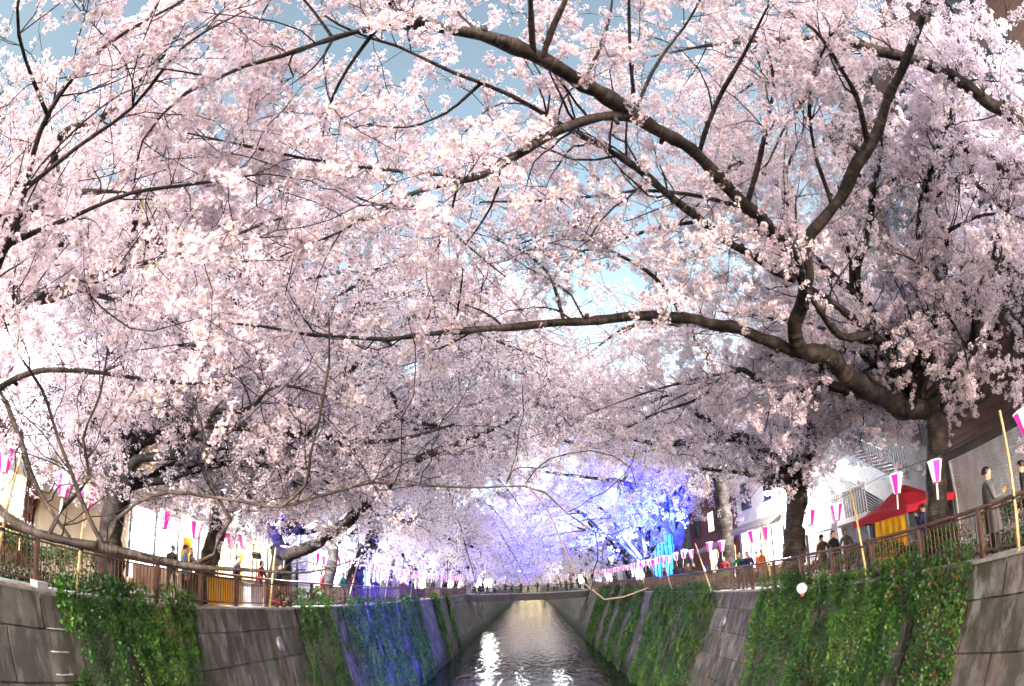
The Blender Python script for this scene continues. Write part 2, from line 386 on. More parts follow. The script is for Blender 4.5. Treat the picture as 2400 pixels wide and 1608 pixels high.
# ------------------------------------------------------------------ far bridge across the river
br = thing('bridge', 'low concrete footbridge spanning the river far down the canal', 'bridge', (0, 74, 0))
MB().box((-8.8, -1.6, -1.0), (8.6, 1.6, -.1)).build('deck', M['b_dark'], br)
MB().box((-8.9, -1.75, -.095), (8.7, -1.45, .06)).build('kerb', M['coping'], br)
MB().box((-8.8, -1.66, .95), (8.6, -1.54, 1.03)).build('hand_rail', M['dark_steel'], br)
bm = MB().box((-.02, -.02, .06), (.02, .02, .95)).data('bridge_baluster', M['dark_steel'])
for k in range(88): inst('baluster', bm, (-8.6 + k * .195, -1.6, 0), parent=br)
pil = MB().box((-.28, -.28, 0), (.28, .28, 1.5)).box((-.36, -.36, 1.5), (.36, .36, 1.62)).data('pillar', M['coping'])
for x in (-8.1, 7.9): inst('pillar', pil, (x, -1.6, -.05), parent=br)
def building(name, label, sg, fx, y0, y1, h, wall, zs=(3.9, 6.9, 9.9), step=2.6, ww=1.3, wh=1.4, shop=None, lit=(), sill=True, depth=9):
    """fx: facade plane, sg: +1 stands on the right bank"""
    b = thing(name, label, 'building', (fx, (y0 + y1) / 2, GROUND)); ym = (y0 + y1) / 2
    def bx(x0, x1, ya, yb, za, zb): return MB().box((min(sg * x0, sg * x1), ya - ym, za - GROUND), (max(sg * x0, sg * x1), yb - ym, zb - GROUND))
    bx(0, depth, y0, y1, GROUND, h).build('wall', wall, b)
    bx(-.12, depth, y0 - .05, y1 + .05, h, h + .35).build('parapet', wall, b)
    n = int((y1 - y0 - .8) / step); k = 0
    fm = {}
    for z in zs:
        if z + wh > h: continue
        for i in range(n):
            yc = y0 + (y1 - y0) * (i + .5) / n
            if 'f' not in fm:
                f = MB()
                for a, c in (((-ww / 2 - .06, -wh / 2 - .06), (ww / 2 + .06, -wh / 2)), ((-ww / 2 - .06, wh / 2), (ww / 2 + .06, wh / 2 + .06)), ((-ww / 2 - .06, -wh / 2), (-ww / 2, wh / 2)), ((ww / 2, -wh / 2), (ww / 2 + .06, wh / 2)), ((-.02, -wh / 2), (.02, wh / 2))):
                    f.box((-.06, a[0], a[1]), (-.003, c[0], c[1]))
                if sill: f.box((-.14, -ww / 2 - .12, -wh / 2 - .12), (-.004, ww / 2 + .12, -wh / 2 - .063))
                fm['f'] = f.data('window', M['frame'])
                fm['p'] = MB().box((-.028, -ww / 2 + .002, -wh / 2 + .002), (-.008, ww / 2 - .002, wh / 2 - .002)).data('pane', M['glass'])
                for q in ('lit', 'lit_warm', 'lit_cool'): 
                    fm[q] = fm['p'].copy(); fm[q].materials[0] = M[q]
            wd = inst('window', fm['f'], (0, yc - ym, z + wh / 2 - GROUND), (0, 0, 0 if sg > 0 else math.pi), b)
            inst('pane', fm[lit[k % len(lit)]] if lit and lit[k % len(lit)] else fm['p'], parent=wd); k += 1
    if shop:
        za, zb, mt, ya, yb = shop
        MB().box(*sorted_box(sg, -.05, -.01, ya - ym, yb - ym, za - GROUND, zb - GROUND)).build('lit_shop_window', mt, b)
        m = max(2, int((yb - ya) / 1.4)); mu = MB().box(*sorted_box(sg, -.12, -.051, -.035, .035, za - GROUND, zb - GROUND)).data('mullion', M['frame'])
        for i in range(m + 1): inst('mullion', mu, (0, ya + (yb - ya) * i / m - ym, 0), parent=b)
        aw = MB(); x0, x1 = sg * -.02, sg * -1.1
        aw.add([(x0, ya - ym - .2, zb + .55 - GROUND), (x0, yb - ym + .2, zb + .55 - GROUND), (x1, yb - ym + .2, zb + .12 - GROUND), (x1, ya - ym - .2, zb + .12 - GROUND),
                (x0, ya - ym - .2, zb + .5 - GROUND), (x0, yb - ym + .2, zb + .5 - GROUND), (x1, yb - ym + .2, zb - .08 - GROUND), (x1, ya - ym - .2, zb - .08 - GROUND)],
               [(0, 1, 2, 3), (7, 6, 5, 4), (3, 2, 6, 7), (0, 3, 7, 4), (1, 5, 6, 2)]).build('awning', M['awning'], b)
        MB().box(*sorted_box(sg, -.12, -.011, ya - ym + .3, (ya + yb) / 2 - ym, zb + .62 - GROUND, zb + 1.15 - GROUND)).build('sign_board', M['sign'], b)
        MB().box(*sorted_box(sg, -.5, -.14, ya - ym + .2, yb - ym - .4, 0, .85)).build('counter', M['counter'], b)
    return b
def sorted_box(sg, x0, x1, ya, yb, za, zb): return (min(sg * x0, sg * x1), ya, za), (max(sg * x0, sg * x1), yb, zb)

# right bank: brown building with a long white roller shutter
b = building('brown_building', 'tall brown clad building with a white roller shutter at the right edge', 1, 13.0, -5, 13.2, 16, M['b_dark'], zs=(4.0, 7.4, 10.0, 12.4), step=3.0, ww=1.5, wh=1.3,
             lit=(None,))
ym = 4.1
bd = MB().box((-.035, -9.05, 0), (-.002, 9.05, .29)).add([], []).data('siding_board', M['b_brown'])
for k in range(40):
    z = 2.95 + k * .3
    if any(abs(z + .15 - (c + .65)) < .95 for c in (4.0, 7.4, 10.0, 12.4)):   # boards stop round the windows: short lengths between them
        ww_ = 1.5 / 2 + .14; ys = [-5 + 18.2 * (i + .5) / 5 - ym for i in range(5)]; ed = [-9.05] + [e for yy in ys for e in (yy - ww_, yy + ww_)] + [9.05]
        for i in range(0, len(ed), 2):
            key = 'board_%d' % i
            if key not in globals(): globals()[key] = MB().box((-.035, ed[i], 0), (-.002, ed[i + 1], .29)).data('siding_board', M['b_brown'])
            inst('siding_board', globals()[key], (random.uniform(-.004, .004), 0, z - GROUND), parent=b)
    else: inst('siding_board', bd, (random.uniform(-.004, .004), 0, z - GROUND), parent=b)
sh = MB(); rows = 40; V = []
for i in range(rows * 2 + 1): V += [(-.02 - (.03 if i % 2 else 0), -8.6, i * 2.8 / rows / 2), (-.02 - (.03 if i % 2 else 0), 8.55, i * 2.8 / rows / 2)]
sh.add(V, [(2 * i, 2 * i + 2, 2 * i + 3, 2 * i + 1) for i in range(rows * 2)])
tag(sh.build('roller_shutter', M['shutter'], b), 'white corrugated roller shutter')
for y in (-8.6, -4.3, 0, 4.3, 8.5): MB().box((-.08, y - .04, 0), (-.012, y + .04, 2.8)).build('shutter_guide', M['shutter'], b)

b2 = building('grey_apartment_block', 'grey concrete apartment block with outside steel stairs behind the trees', 1, 14.2, 13.5, 24.4, 15, M['b_grey'], zs=(6.4, 9.2, 12), step=2.6, lit=(None, None, 'lit_cool', None, None, None, None))
# outside stairs in front of it
st = thing('outside_stair', 'grey steel outside staircase with barred railings on the grey block', 'staircase', (13.4, 17, GROUND))
def flight(ya, za, yb, zb, x0, x1, n, name):
    for i in range(n):
        t = i / n; y = ya + (yb - ya) * t; z = za + (zb - za) * t
        MB().box((x0, min(y, y + (yb - ya) / n), z - .04), (x1, max(y, y + (yb - ya) / n), z)).build('tread', M['steel'], st)
    for x in (x0, x1):
        MB().add([(x - .02, ya, za - .2), (x - .02, yb, zb - .2), (x - .02, yb, zb + .1), (x - .02, ya, za + .1), (x + .02, ya, za - .2), (x + .02, yb, zb - .2), (x + .02, yb, zb + .1), (x + .02, ya, za + .1)],
                 [(0, 3, 2, 1), (4, 5, 6, 7), (3, 7, 6, 2), (0, 1, 5, 4)]).build('stringer', M['steel'], st)
        MB().tube([(x, ya, za + 1), (x, yb, zb + 1)], .03, 6).build('hand_rail', M['steel'], st)
        for i in range(n * 2):
            t = (i + .5) / n / 2; y = ya + (yb - ya) * t; z = za + (zb - za) * t
            MB().box((x - .012, y - .012, z), (x + .012, y + .012, z + 1)).build('bar', M['steel'], st)
flight(1.8, 5.1, -1.7, 3.0, -1.0, -.1, 12, 'upper')
MB().box((-1.05, 1.8, 5.0), (.75, 4.4, 5.12)).build('landing', M['steel'], st)
for k in range(14): MB().box((-1.03, 1.85 + k * .19, 5.12), (-1.005, 1.875 + k * .19, 6.1)).build('bar', M['steel'], st)
MB().tube([(-1.02, 1.8, 6.1), (-1.02, 4.4, 6.1)], .03, 6).build('hand_rail', M['steel'], st)
for k in range(16):
    z = .1 + k * .11
    MB().add([(-1.12, 1.6, 2.1 + z), (-1.12, -1.7, .2 + z), (-1.12, -1.7, .27 + z), (-1.12, 1.6, 2.17 + z), (-1.09, 1.6, 2.1 + z), (-1.09, -1.7, .2 + z), (-1.09, -1.7, .27 + z), (-1.09, 1.6, 2.17 + z)],
             [(0, 1, 2, 3), (7, 6, 5, 4), (3, 2, 6, 7), (0, 4, 5, 1)]).build('louvre_slat', M['dark_steel'], st)
bal = MB().box((-.015, -.015, 0), (.015, .015, 1.05)).data('balcony_bar', M['b_white'])
MB().box((-1.3, -.3, 1.95), (.75, 5.0, 2.15)).build('balcony_floor', M['b_white'], st)
for k in range(30): inst('bar', bal, (-1.25, -.25 + k * .178, 2.15), parent=st)
MB().tube([(-1.25, -.3, 3.2), (-1.25, 5.0, 3.2)], .03, 6).build('hand_rail', M['b_white'], st)
for y in (-.2, 2.4, 4.9): MB().box((-1.28, y - .06, 0), (-1.16, y + .06, 1.95)).build('post', M['steel'], st)
building('white_shop', 'white shop with a glaring lit front behind the second right tree', 1, 12.8, 24.8, 31.6, 6.5, M['b_white'], zs=(4.4,), shop=(.1, 2.9, M['lit'], 25.2, 31.2))
building('brown_shop_house', 'dark brown shop house beyond the white shop', 1, 13.0, 32, 42.5, 11, M['b_red'], zs=(3.8, 6.6), shop=(.3, 2.4, M['lit_warm'], 33, 38), lit=(None, 'lit_warm', None))
building('blue_lit_building', 'glass fronted building glowing cyan blue on the right bank', 1, 12.2, 43, 54, 13, M['b_slate'], zs=(6.5, 9.2), shop=(.2, 5.8, M['lit_blue'], 44, 53), lit=(None, 'lit_cool', None, None))
building('slate_office', 'slate grey office block beyond the blue lit building', 1, 12.5, 54.5, 74, 14, M['b_slate'], zs=(3.6, 6.4, 9.2, 12), shop=(.3, 2.4, M['lit'], 56, 70), lit=(None, None, 'lit_cool'))
building('far_pale_block', 'pale block beyond the bridge on the right bank', 1, 12.5, 78, 110, 12, M['b_white'], zs=(3.6, 6.4, 9.2), shop=(.3, 2.6, M['lit'], 79, 100))
# left bank
building('red_brown_house', 'red brown house front at the left edge', -1, -13.0, -6, 9.7, 6.6, M['b_red'], zs=(4.2, 7.0), shop=(.3, 2.3, M['lit_warm'], 6.2, 9.3), lit=(None, None, 'lit_warm', None))
building('beige_building', 'beige building with lit shopfront behind the large left trunk', -1, -13.0, 10, 19.4, 12.5, M['b_beige'], zs=(3.9, 6.8, 9.6), shop=(.2, 2.7, M['lit'], 14.2, 18.6), lit=(None, 'lit_warm', None, None, None))
building('grey_shop_house', 'grey shop house with brown tiles on the left bank', -1, -13.2, 19.8, 29.2, 11, M['b_slate'], zs=(4.0, 6.8), shop=(.3, 2.5, M['lit_warm'], 20.5, 27), lit=('lit_cool', None, None))
building('pale_cafe', 'pale cafe with a wide lit front on the left bank', -1, -12.6, 29.6, 38.5, 8, M['b_white'], zs=(4.2,), shop=(.2, 3.0, M['lit'], 30.2, 37.8))
building('terrace_building', 'grey building with a white terrace on the left bank', -1, -12.8, 39, 53, 9, M['b_grey'], zs=(4.0, 6.6), shop=(.3, 2.5, M['lit_cool'], 40, 50))
building('left_office', 'dark office block near the bridge on the left bank', -1, -12.8, 53.5, 74, 13, M['b_dark'], zs=(3.6, 6.4, 9.2), shop=(.3, 2.5, M['lit'], 55, 70), lit=(None, 'lit_warm', None))
building('far_left_block', 'pale block beyond the bridge on the left bank', -1, -12.8, 78, 110, 12, M['b_white'], zs=(3.6, 6.4, 9.2), shop=(.3, 2.6, M['lit'], 79, 100))

M['lit_far'] = glow('added_far_glow', (1, .96, .92), 15, .3, 1)  # strong added glow, meant to streak the river with reflections
for x, nm in ((-10.6, 'left'), (-8.6, 'leftmost waterside'), (10.4, 'right'), (13.5, 'rightmost')):  # made-up kiosks that carry the glow for glints on the water
    o = thing('added_glint_kiosk', 'added kiosk glowing for water glints beyond the bridge, %s bank' % nm if ' ' not in nm and 'most' not in nm else 'small added %s kiosk glowing for water glints beyond the bridge' % nm, 'kiosk', (x, 112, GROUND))
    MB().box((-.9, -.7, 0), (.9, .7, 2.9)).build('cabin', M['b_white'], o); MB().box((-1.1, -.95, 2.9), (1.1, .9, 3.05)).build('roof', M['dark_steel'], o); MB().box((-.75, -.74, 1.0), (.75, -.701, 2.7)).build('lit_front', M['lit_far'], o)
    MB().box((-.85, -.95, .85), (.85, -.705, .95)).build('counter', M['counter'], o)

db = thing('added_sky_blocker', 'added dark building closing off the sky and its reflection far down the river', 'building', (0, 300, GROUND))  # added block that shuts out the low sky and its reflection in the water
MB().box((-22, 0, 0), (22, 14, 19)).build('wall', M['b_dark'], db); MB().box((-22.3, -.3, 19), (22.3, 14, 19.6)).build('parapet', M['b_grey'], db)
wm = MB().box((-1.2, -.12, -.9), (1.2, -.01, .9)).data('window', M['glass'])
for i in range(9):
    for k in range(5): inst('window', wm, (-18 + i * 4.5, 0, 3 + k * 3.4), parent=db)

# ================================================================== CHERRY TREES
def nrm(a): return a / np.maximum(np.linalg.norm(a, axis=-1, keepdims=True), 1e-9)
def resample(pts, step):
    """smooth (x, y, z, r) control points into an even polyline"""
    P = np.array(pts, float); n = len(P)
    if n > 2:
        Q = np.vstack([2 * P[0] - P[1], P, 2 * P[-1] - P[-2]]); out = []
        for i in range(1, n):
            seg = np.linalg.norm(P[i, :3] - P[i - 1, :3]); m = max(1, int(seg / step)); t = np.arange(m)[:, None] / m
            p0, p1, p2, p3 = Q[i - 1], Q[i], Q[i + 1], Q[i + 2]
            out.append(.5 * (2 * p1 + (p2 - p0) * t + (2 * p0 - 5 * p1 + 4 * p2 - p3) * t ** 2 + (3 * p1 - p0 - 3 * p2 + p3) * t ** 3))
        P = np.vstack(out + [P[-1:]])
    P[:, 3] = np.maximum(P[:, 3], .004)
    return P
def rough_(g, T, n, k):
    w = g.normal(0, 1, (T, n, k)); w = (w + .6 * np.roll(w, 1, 2) + .6 * np.roll(w, -1, 2)) / 1.3; w[:, 1:] = .6 * w[:, 1:] + .4 * w[:, :-1]
    return w.clip(-2, 2)[..., None]
def tubes(P, Rr, k, jit=0, g=None):
    """P (T,n,3) polylines, Rr (T,n) radii -> verts, quads, arc length per vertex"""
    T, n, _ = P.shape
    t = nrm(np.gradient(P, axis=1)); ref = np.where(np.abs(t[..., 2:3]) > .9, np.array([1., 0, 0]), np.array([0, 0, 1.]))
    a = nrm(np.cross(t, ref)); b = np.cross(t, a)
    an = 2 * np.pi * np.arange(k) / k
    V = P[:, :, None] + (a[:, :, None] * np.cos(an)[:, None] + b[:, :, None] * np.sin(an)[:, None]) * (Rr[:, :, None, None] * (1 if not jit else 1 + jit * rough_(g, T, n, k)))
    arc = np.concatenate([np.zeros((T, 1)), np.cumsum(np.linalg.norm(np.diff(P, axis=1), axis=-1), 1)], 1)
    A = np.repeat(arc[:, :, None], k, 2)
    i, j = np.meshgrid(np.arange(n - 1), np.arange(k), indexing='ij'); j2 = (j + 1) % k
    q = np.stack([i * k + j, i * k + j2, (i + 1) * k + j2, (i + 1) * k + j], -1).reshape(-1, 4)
    Q = (q[None] + (np.arange(T) * n * k)[:, None, None]).reshape(-1, 4)
    return V.reshape(-1, 3), Q, A.ravel()
def knobbly(P, seed, amp):
    g = np.random.default_rng(seed); n = len(P); amp *= 1.3
    w = g.normal(0, 1, (n, 3)); 
    for _ in range(2): w = (w + np.roll(w, 1, 0) + np.roll(w, -1, 0)) / 3
    w2 = g.normal(0, 1, (n // 4 + 3, 3)); w2 = np.stack([np.interp(np.arange(n) / 4., np.arange(len(w2)), w2[:, c]) for c in range(3)], 1)
    P = P.copy(); fade = np.minimum(1, np.arange(n) / 4.)[:, None]; P[:, :3] += w2 * fade * np.clip(P[:, 3:4] * .35, .014, .04); P[:, :3] += w * np.minimum(P[:, 3:4] * amp, .05); P[:, 3] *= 1 + .10 * g.normal(0, 1, n).clip(-1.5, 1.5)
    return P
def walk(p0, d0, L, n, g, wob, grav):
    """T polylines grown from p0 in direction d0"""
    T = len(p0); P = [p0]; d = d0; s = (L / (n - 1))[:, None]
    for i in range(n - 1):
        d = nrm(d + g.normal(0, wob, (T, 3)) + np.array([0, 0, grav])); P.append(P[-1] + d * s)
    return np.stack(P, 1)
def spawn(P, T_, R_, m, g, along, out_, upw, flat=1.0):
    """pick m random points on polyline samples, directions off the branch"""
    i = g.integers(0, len(P), m); t = T_[i]; rv = g.normal(0, 1, (m, 3)); rv[:, 2] *= flat
    perp = nrm(rv - t * (rv * t).sum(1, keepdims=True))
    d = nrm(t * along + perp * out_ + np.array([0, 0, upw])); return P[i], d, R_[i]

def flowers(pos, nm, g, pr, cup):
    """five-petalled flowers -> verts, quads (5 per flower)"""
    m = len(pos); a = nrm(np.cross(nm, nrm(g.normal(0, 1, (m, 3))))); b = np.cross(nm, a); an = 2 * np.pi * np.arange(5) / 5
    def ray_(off): return a[:, None] * np.cos(an + off)[None, :, None] + b[:, None] * np.sin(an + off)[None, :, None]
    c = pos[:, None] + 0 * ray_(0); N = nm[:, None]; pr = pr[:, None, None]; cup = cup[:, None, None]
    v0 = c + ray_(0) * pr * .06; v1 = c + ray_(-.50) * pr * .74 + N * pr * cup * .45; v2 = c + ray_(0) * pr * 1.06 + N * pr * cup * .85; v3 = c + ray_(.50) * pr * .74 + N * pr * cup * .45
    V = np.stack([v0, v1, v2, v3], 2).reshape(-1, 3); return V, np.arange(len(V)).reshape(-1, 4)
def kites(pos, nm, g, s, fold=.3, asp=.9):
    a = nrm(np.cross(nm, g.normal(0, 1, nm.shape))); b = np.cross(nm, a); s = s[:, None]
    V = np.stack([pos - a * s, pos - b * s * asp + nm * s * fold, pos + a * s, pos + b * s * asp + nm * s * fold], 1).reshape(-1, 3); return V, np.arange(len(V)).reshape(-1, 4)
class NB:
    """collects quads with a material index and a tone per face"""
    def __init__(s): s.V, s.Q, s.T, s.I, s.n = [], [], [], [], 0
    def add(s, VQ, mi, tone):
        V, Q = VQ; s.V.append(V); s.Q.append(Q + s.n); s.n += len(V); k = len(Q)
        s.I.append(np.broadcast_to(mi, k)); s.T.append(np.broadcast_to(tone, k))
    def obj(s, name, mats):
        o = np_mesh(name, np.vstack(s.V), np.vstack(s.Q), mats, np.concatenate(s.I), {'tone': ('FACE', np.concatenate(s.T))}); return o
def make_spray(lod, seed):
    """one flowering spray growing along +Z from the origin: twig, side shoots, ball-like umbels of flowers on stalks"""
    g = np.random.default_rng(seed); nb = NB()
    L, npom = {0: (.50, 7), 1: (.75, 11), 2: (1.0, 13), 3: (1.3, 12)}[lod]
    d = np.array([[0, 0, 1.]]); tw = walk(np.zeros((1, 3)), d, np.array([L]), 7, g, .16, 0)
    k = (4, 3, 3, 3)[lod]; r0 = (.0042, .0065, .009, .011)[lod]
    V, Q, _ = tubes(tw, np.linspace(r0, r0 * .45, 7)[None], k); nb.add((V, Q), 3, .5)
    ns = npom - 2; ii = g.integers(1, 7, ns); rv = g.normal(0, 1, (ns, 3)); dd = nrm(rv * np.array([1, 1, .4]) + np.array([0, 0, .55]))
    sh = walk(tw[0][ii], dd, g.uniform(.10, .36, ns) * L, 3, g, .2, 0); V, Q, _ = tubes(sh, np.broadcast_to(np.linspace(r0 * .6, r0 * .4, 3), (ns, 3)), 3); nb.add((V, Q), 3, .5)
    C = np.vstack([sh[:, -1], tw[0][-1:], tw[0][-3:-2] + g.normal(0, .02, (1, 3))]); n = len(C)
    if lod == 0:
        for c in C:
            nf = int(g.integers(12, 26)); rad = g.uniform(.042, .072); dr = nrm(g.normal(0, 1, (nf, 3))); pos = c + dr * rad * g.uniform(.75, 1.08, (nf, 1))
            t0 = g.uniform(0, 1); nm = nrm(dr + g.normal(0, .35, (nf, 3)))
            nb.add(flowers(pos, nm, g, g.uniform(.0155, .0205, nf), g.uniform(.1, .8, nf)), 0, np.repeat(np.clip(.55 * g.random(nf) + .45 * t0, 0, 1), 5))
            st = np.stack([np.repeat(c[None], nf, 0), c + (pos - c) * .5 + g.normal(0, .004, pos.shape), pos], 1); V, Q, _ = tubes(st, np.full((nf, 3), .0011), 3); nb.add((V, Q), 5, .5)
            nb.add(kites(pos - nm * .002, nm, g, np.full(nf, .0042)), 1, .5); nb.add(kites(pos + nm * .003, nm, g, np.full(nf, .0032)), 4, .5)
            if g.random() < .12: m = 2; nb.add(kites(c + nrm(g.normal(0, 1, (m, 3))) * .05, nrm(g.normal(0, 1, (m, 3))), g, g.uniform(.012, .024, m), .2, .4), 2, .5)
    else:
        nf, s0, r1 = {1: (13, .021, .072), 2: (9, .034, .105), 3: (6, .055, .15)}[lod]
        dr = nrm(g.normal(0, 1, (n, nf, 3))); pos = (C[:, None] + dr * g.uniform(.45, 1.05, (n, nf, 1)) * r1).reshape(-1, 3); m = n * nf
        nm = nrm(dr.reshape(-1, 3) + g.normal(0, .5, (m, 3))); t0 = np.repeat(g.random(n), nf)
        nb.add(kites(pos, nm, g, g.uniform(.7, 1.25, m) * s0), np.where(g.random(m) < .03, 1, 0), np.clip(.6 * g.random(m) + .4 * t0, 0, 1))
        nb.add(kites(C, nrm(g.normal(0, 1, C.shape)), g, np.full(n, s0 * .7)), 1, .5)
        if lod == 1: nb.add(kites(C[:1] + .03, np.array([[.6, .3, .7]]), g, np.full(1, .016), .2, .4), 2, .5)
    o = nb.obj('blossom_spray', [M['petal'] if lod < 2 else M['petal_far'], M['calyx'], M['young'], M['twig'], M['stamen'], M['stalk']])
    COL.objects.unlink(o); return o
M['stamen'] = mat('stamen', (.70, .38, .36), .7); M['stalk'] = mat('flower_stalk', (.48, .36, .30), .7)
SPRAYS = {l: [make_spray(l, 900 + 10 * l + k) for k in range(6)] for l in range(4)}
def spray_group(lod):
    ng = bpy.data.node_groups.new('blossom_sprays', 'GeometryNodeTree'); ng.interface.new_socket('Geometry', in_out='INPUT', socket_type='NodeSocketGeometry'); ng.interface.new_socket('Geometry', in_out='OUTPUT', socket_type='NodeSocketGeometry')
    n, l = ng.nodes, ng.links; gi, go = n.new('NodeGroupInput'), n.new('NodeGroupOutput'); ip = n.new('GeometryNodeInstanceOnPoints'); jn = n.new('GeometryNodeJoinGeometry')
    for o in SPRAYS[lod]:
        oi = n.new('GeometryNodeObjectInfo'); oi.inputs['Object'].default_value = o; ti = n.new('GeometryNodeGeometryToInstance'); l.new(oi.outputs['Geometry'], ti.inputs[0]); l.new(ti.outputs[0], jn.inputs[0])
    def attr(nm, ty):
        a = n.new('GeometryNodeInputNamedAttribute'); a.data_type = ty; a.inputs['Name'].default_value = nm; return [q for q in a.outputs if q.enabled and q.name == 'Attribute'][0]
    er = n.new('FunctionNodeEulerToRotation'); l.new(attr('rot', 'FLOAT_VECTOR'), er.inputs[0])
    l.new(gi.outputs[0], ip.inputs['Points']); l.new(jn.outputs[0], ip.inputs['Instance']); ip.inputs['Pick Instance'].default_value = True
    l.new(attr('pick', 'INT'), ip.inputs['Instance Index']); l.new(er.outputs[0], ip.inputs['Rotation']); l.new(attr('scl', 'FLOAT'), ip.inputs['Scale']); l.new(ip.outputs[0], go.inputs[0])
    return ng
SPRAY_NG = {l: spray_group(l) for l in range(4)}
def crown(P, D, sc, lod, g, parent):
    """flowering sprays at points P pointing along D"""
    me = bpy.data.meshes.new('blossom_crown'); n = len(P); me.vertices.add(n); me.vertices.foreach_set('co', np.ascontiguousarray(P, np.float32).ravel())
    th = np.arccos(np.clip(D[:, 2], -1, 1)); ph = np.arctan2(D[:, 1], D[:, 0]); sp = g.uniform(0, 2 * np.pi, n)
    # Rz(ph) Ry(th) Rz(sp) as xyz euler angles
    c, s_ = np.cos, np.sin
    r00 = c(ph) * c(th) * c(sp) - s_(ph) * s_(sp); r10 = s_(ph) * c(th) * c(sp) + c(ph) * s_(sp); r20 = -s_(th) * c(sp); r21 = s_(th) * s_(sp); r22 = c(th)
    E_ = np.stack([np.arctan2(r21, r22), np.arctan2(-r20, np.hypot(r00, r10)), np.arctan2(r10, r00)], 1)
    a = me.attributes.new('rot', 'FLOAT_VECTOR', 'POINT'); a.data.foreach_set('vector', np.ascontiguousarray(E_, np.float32).ravel())
    a = me.attributes.new('scl', 'FLOAT', 'POINT'); a.data.foreach_set('value', np.ascontiguousarray(sc, np.float32))
    a = me.attributes.new('pick', 'INT', 'POINT'); a.data.foreach_set('value', g.integers(0, 6, n).astype(np.int32))
    o = link(bpy.data.objects.new('blossom_crown', me), parent); m = o.modifiers.new('sprays', 'NODES'); m.node_group = SPRAY_NG[lod]; o['kind'] = 'stuff'
    return o

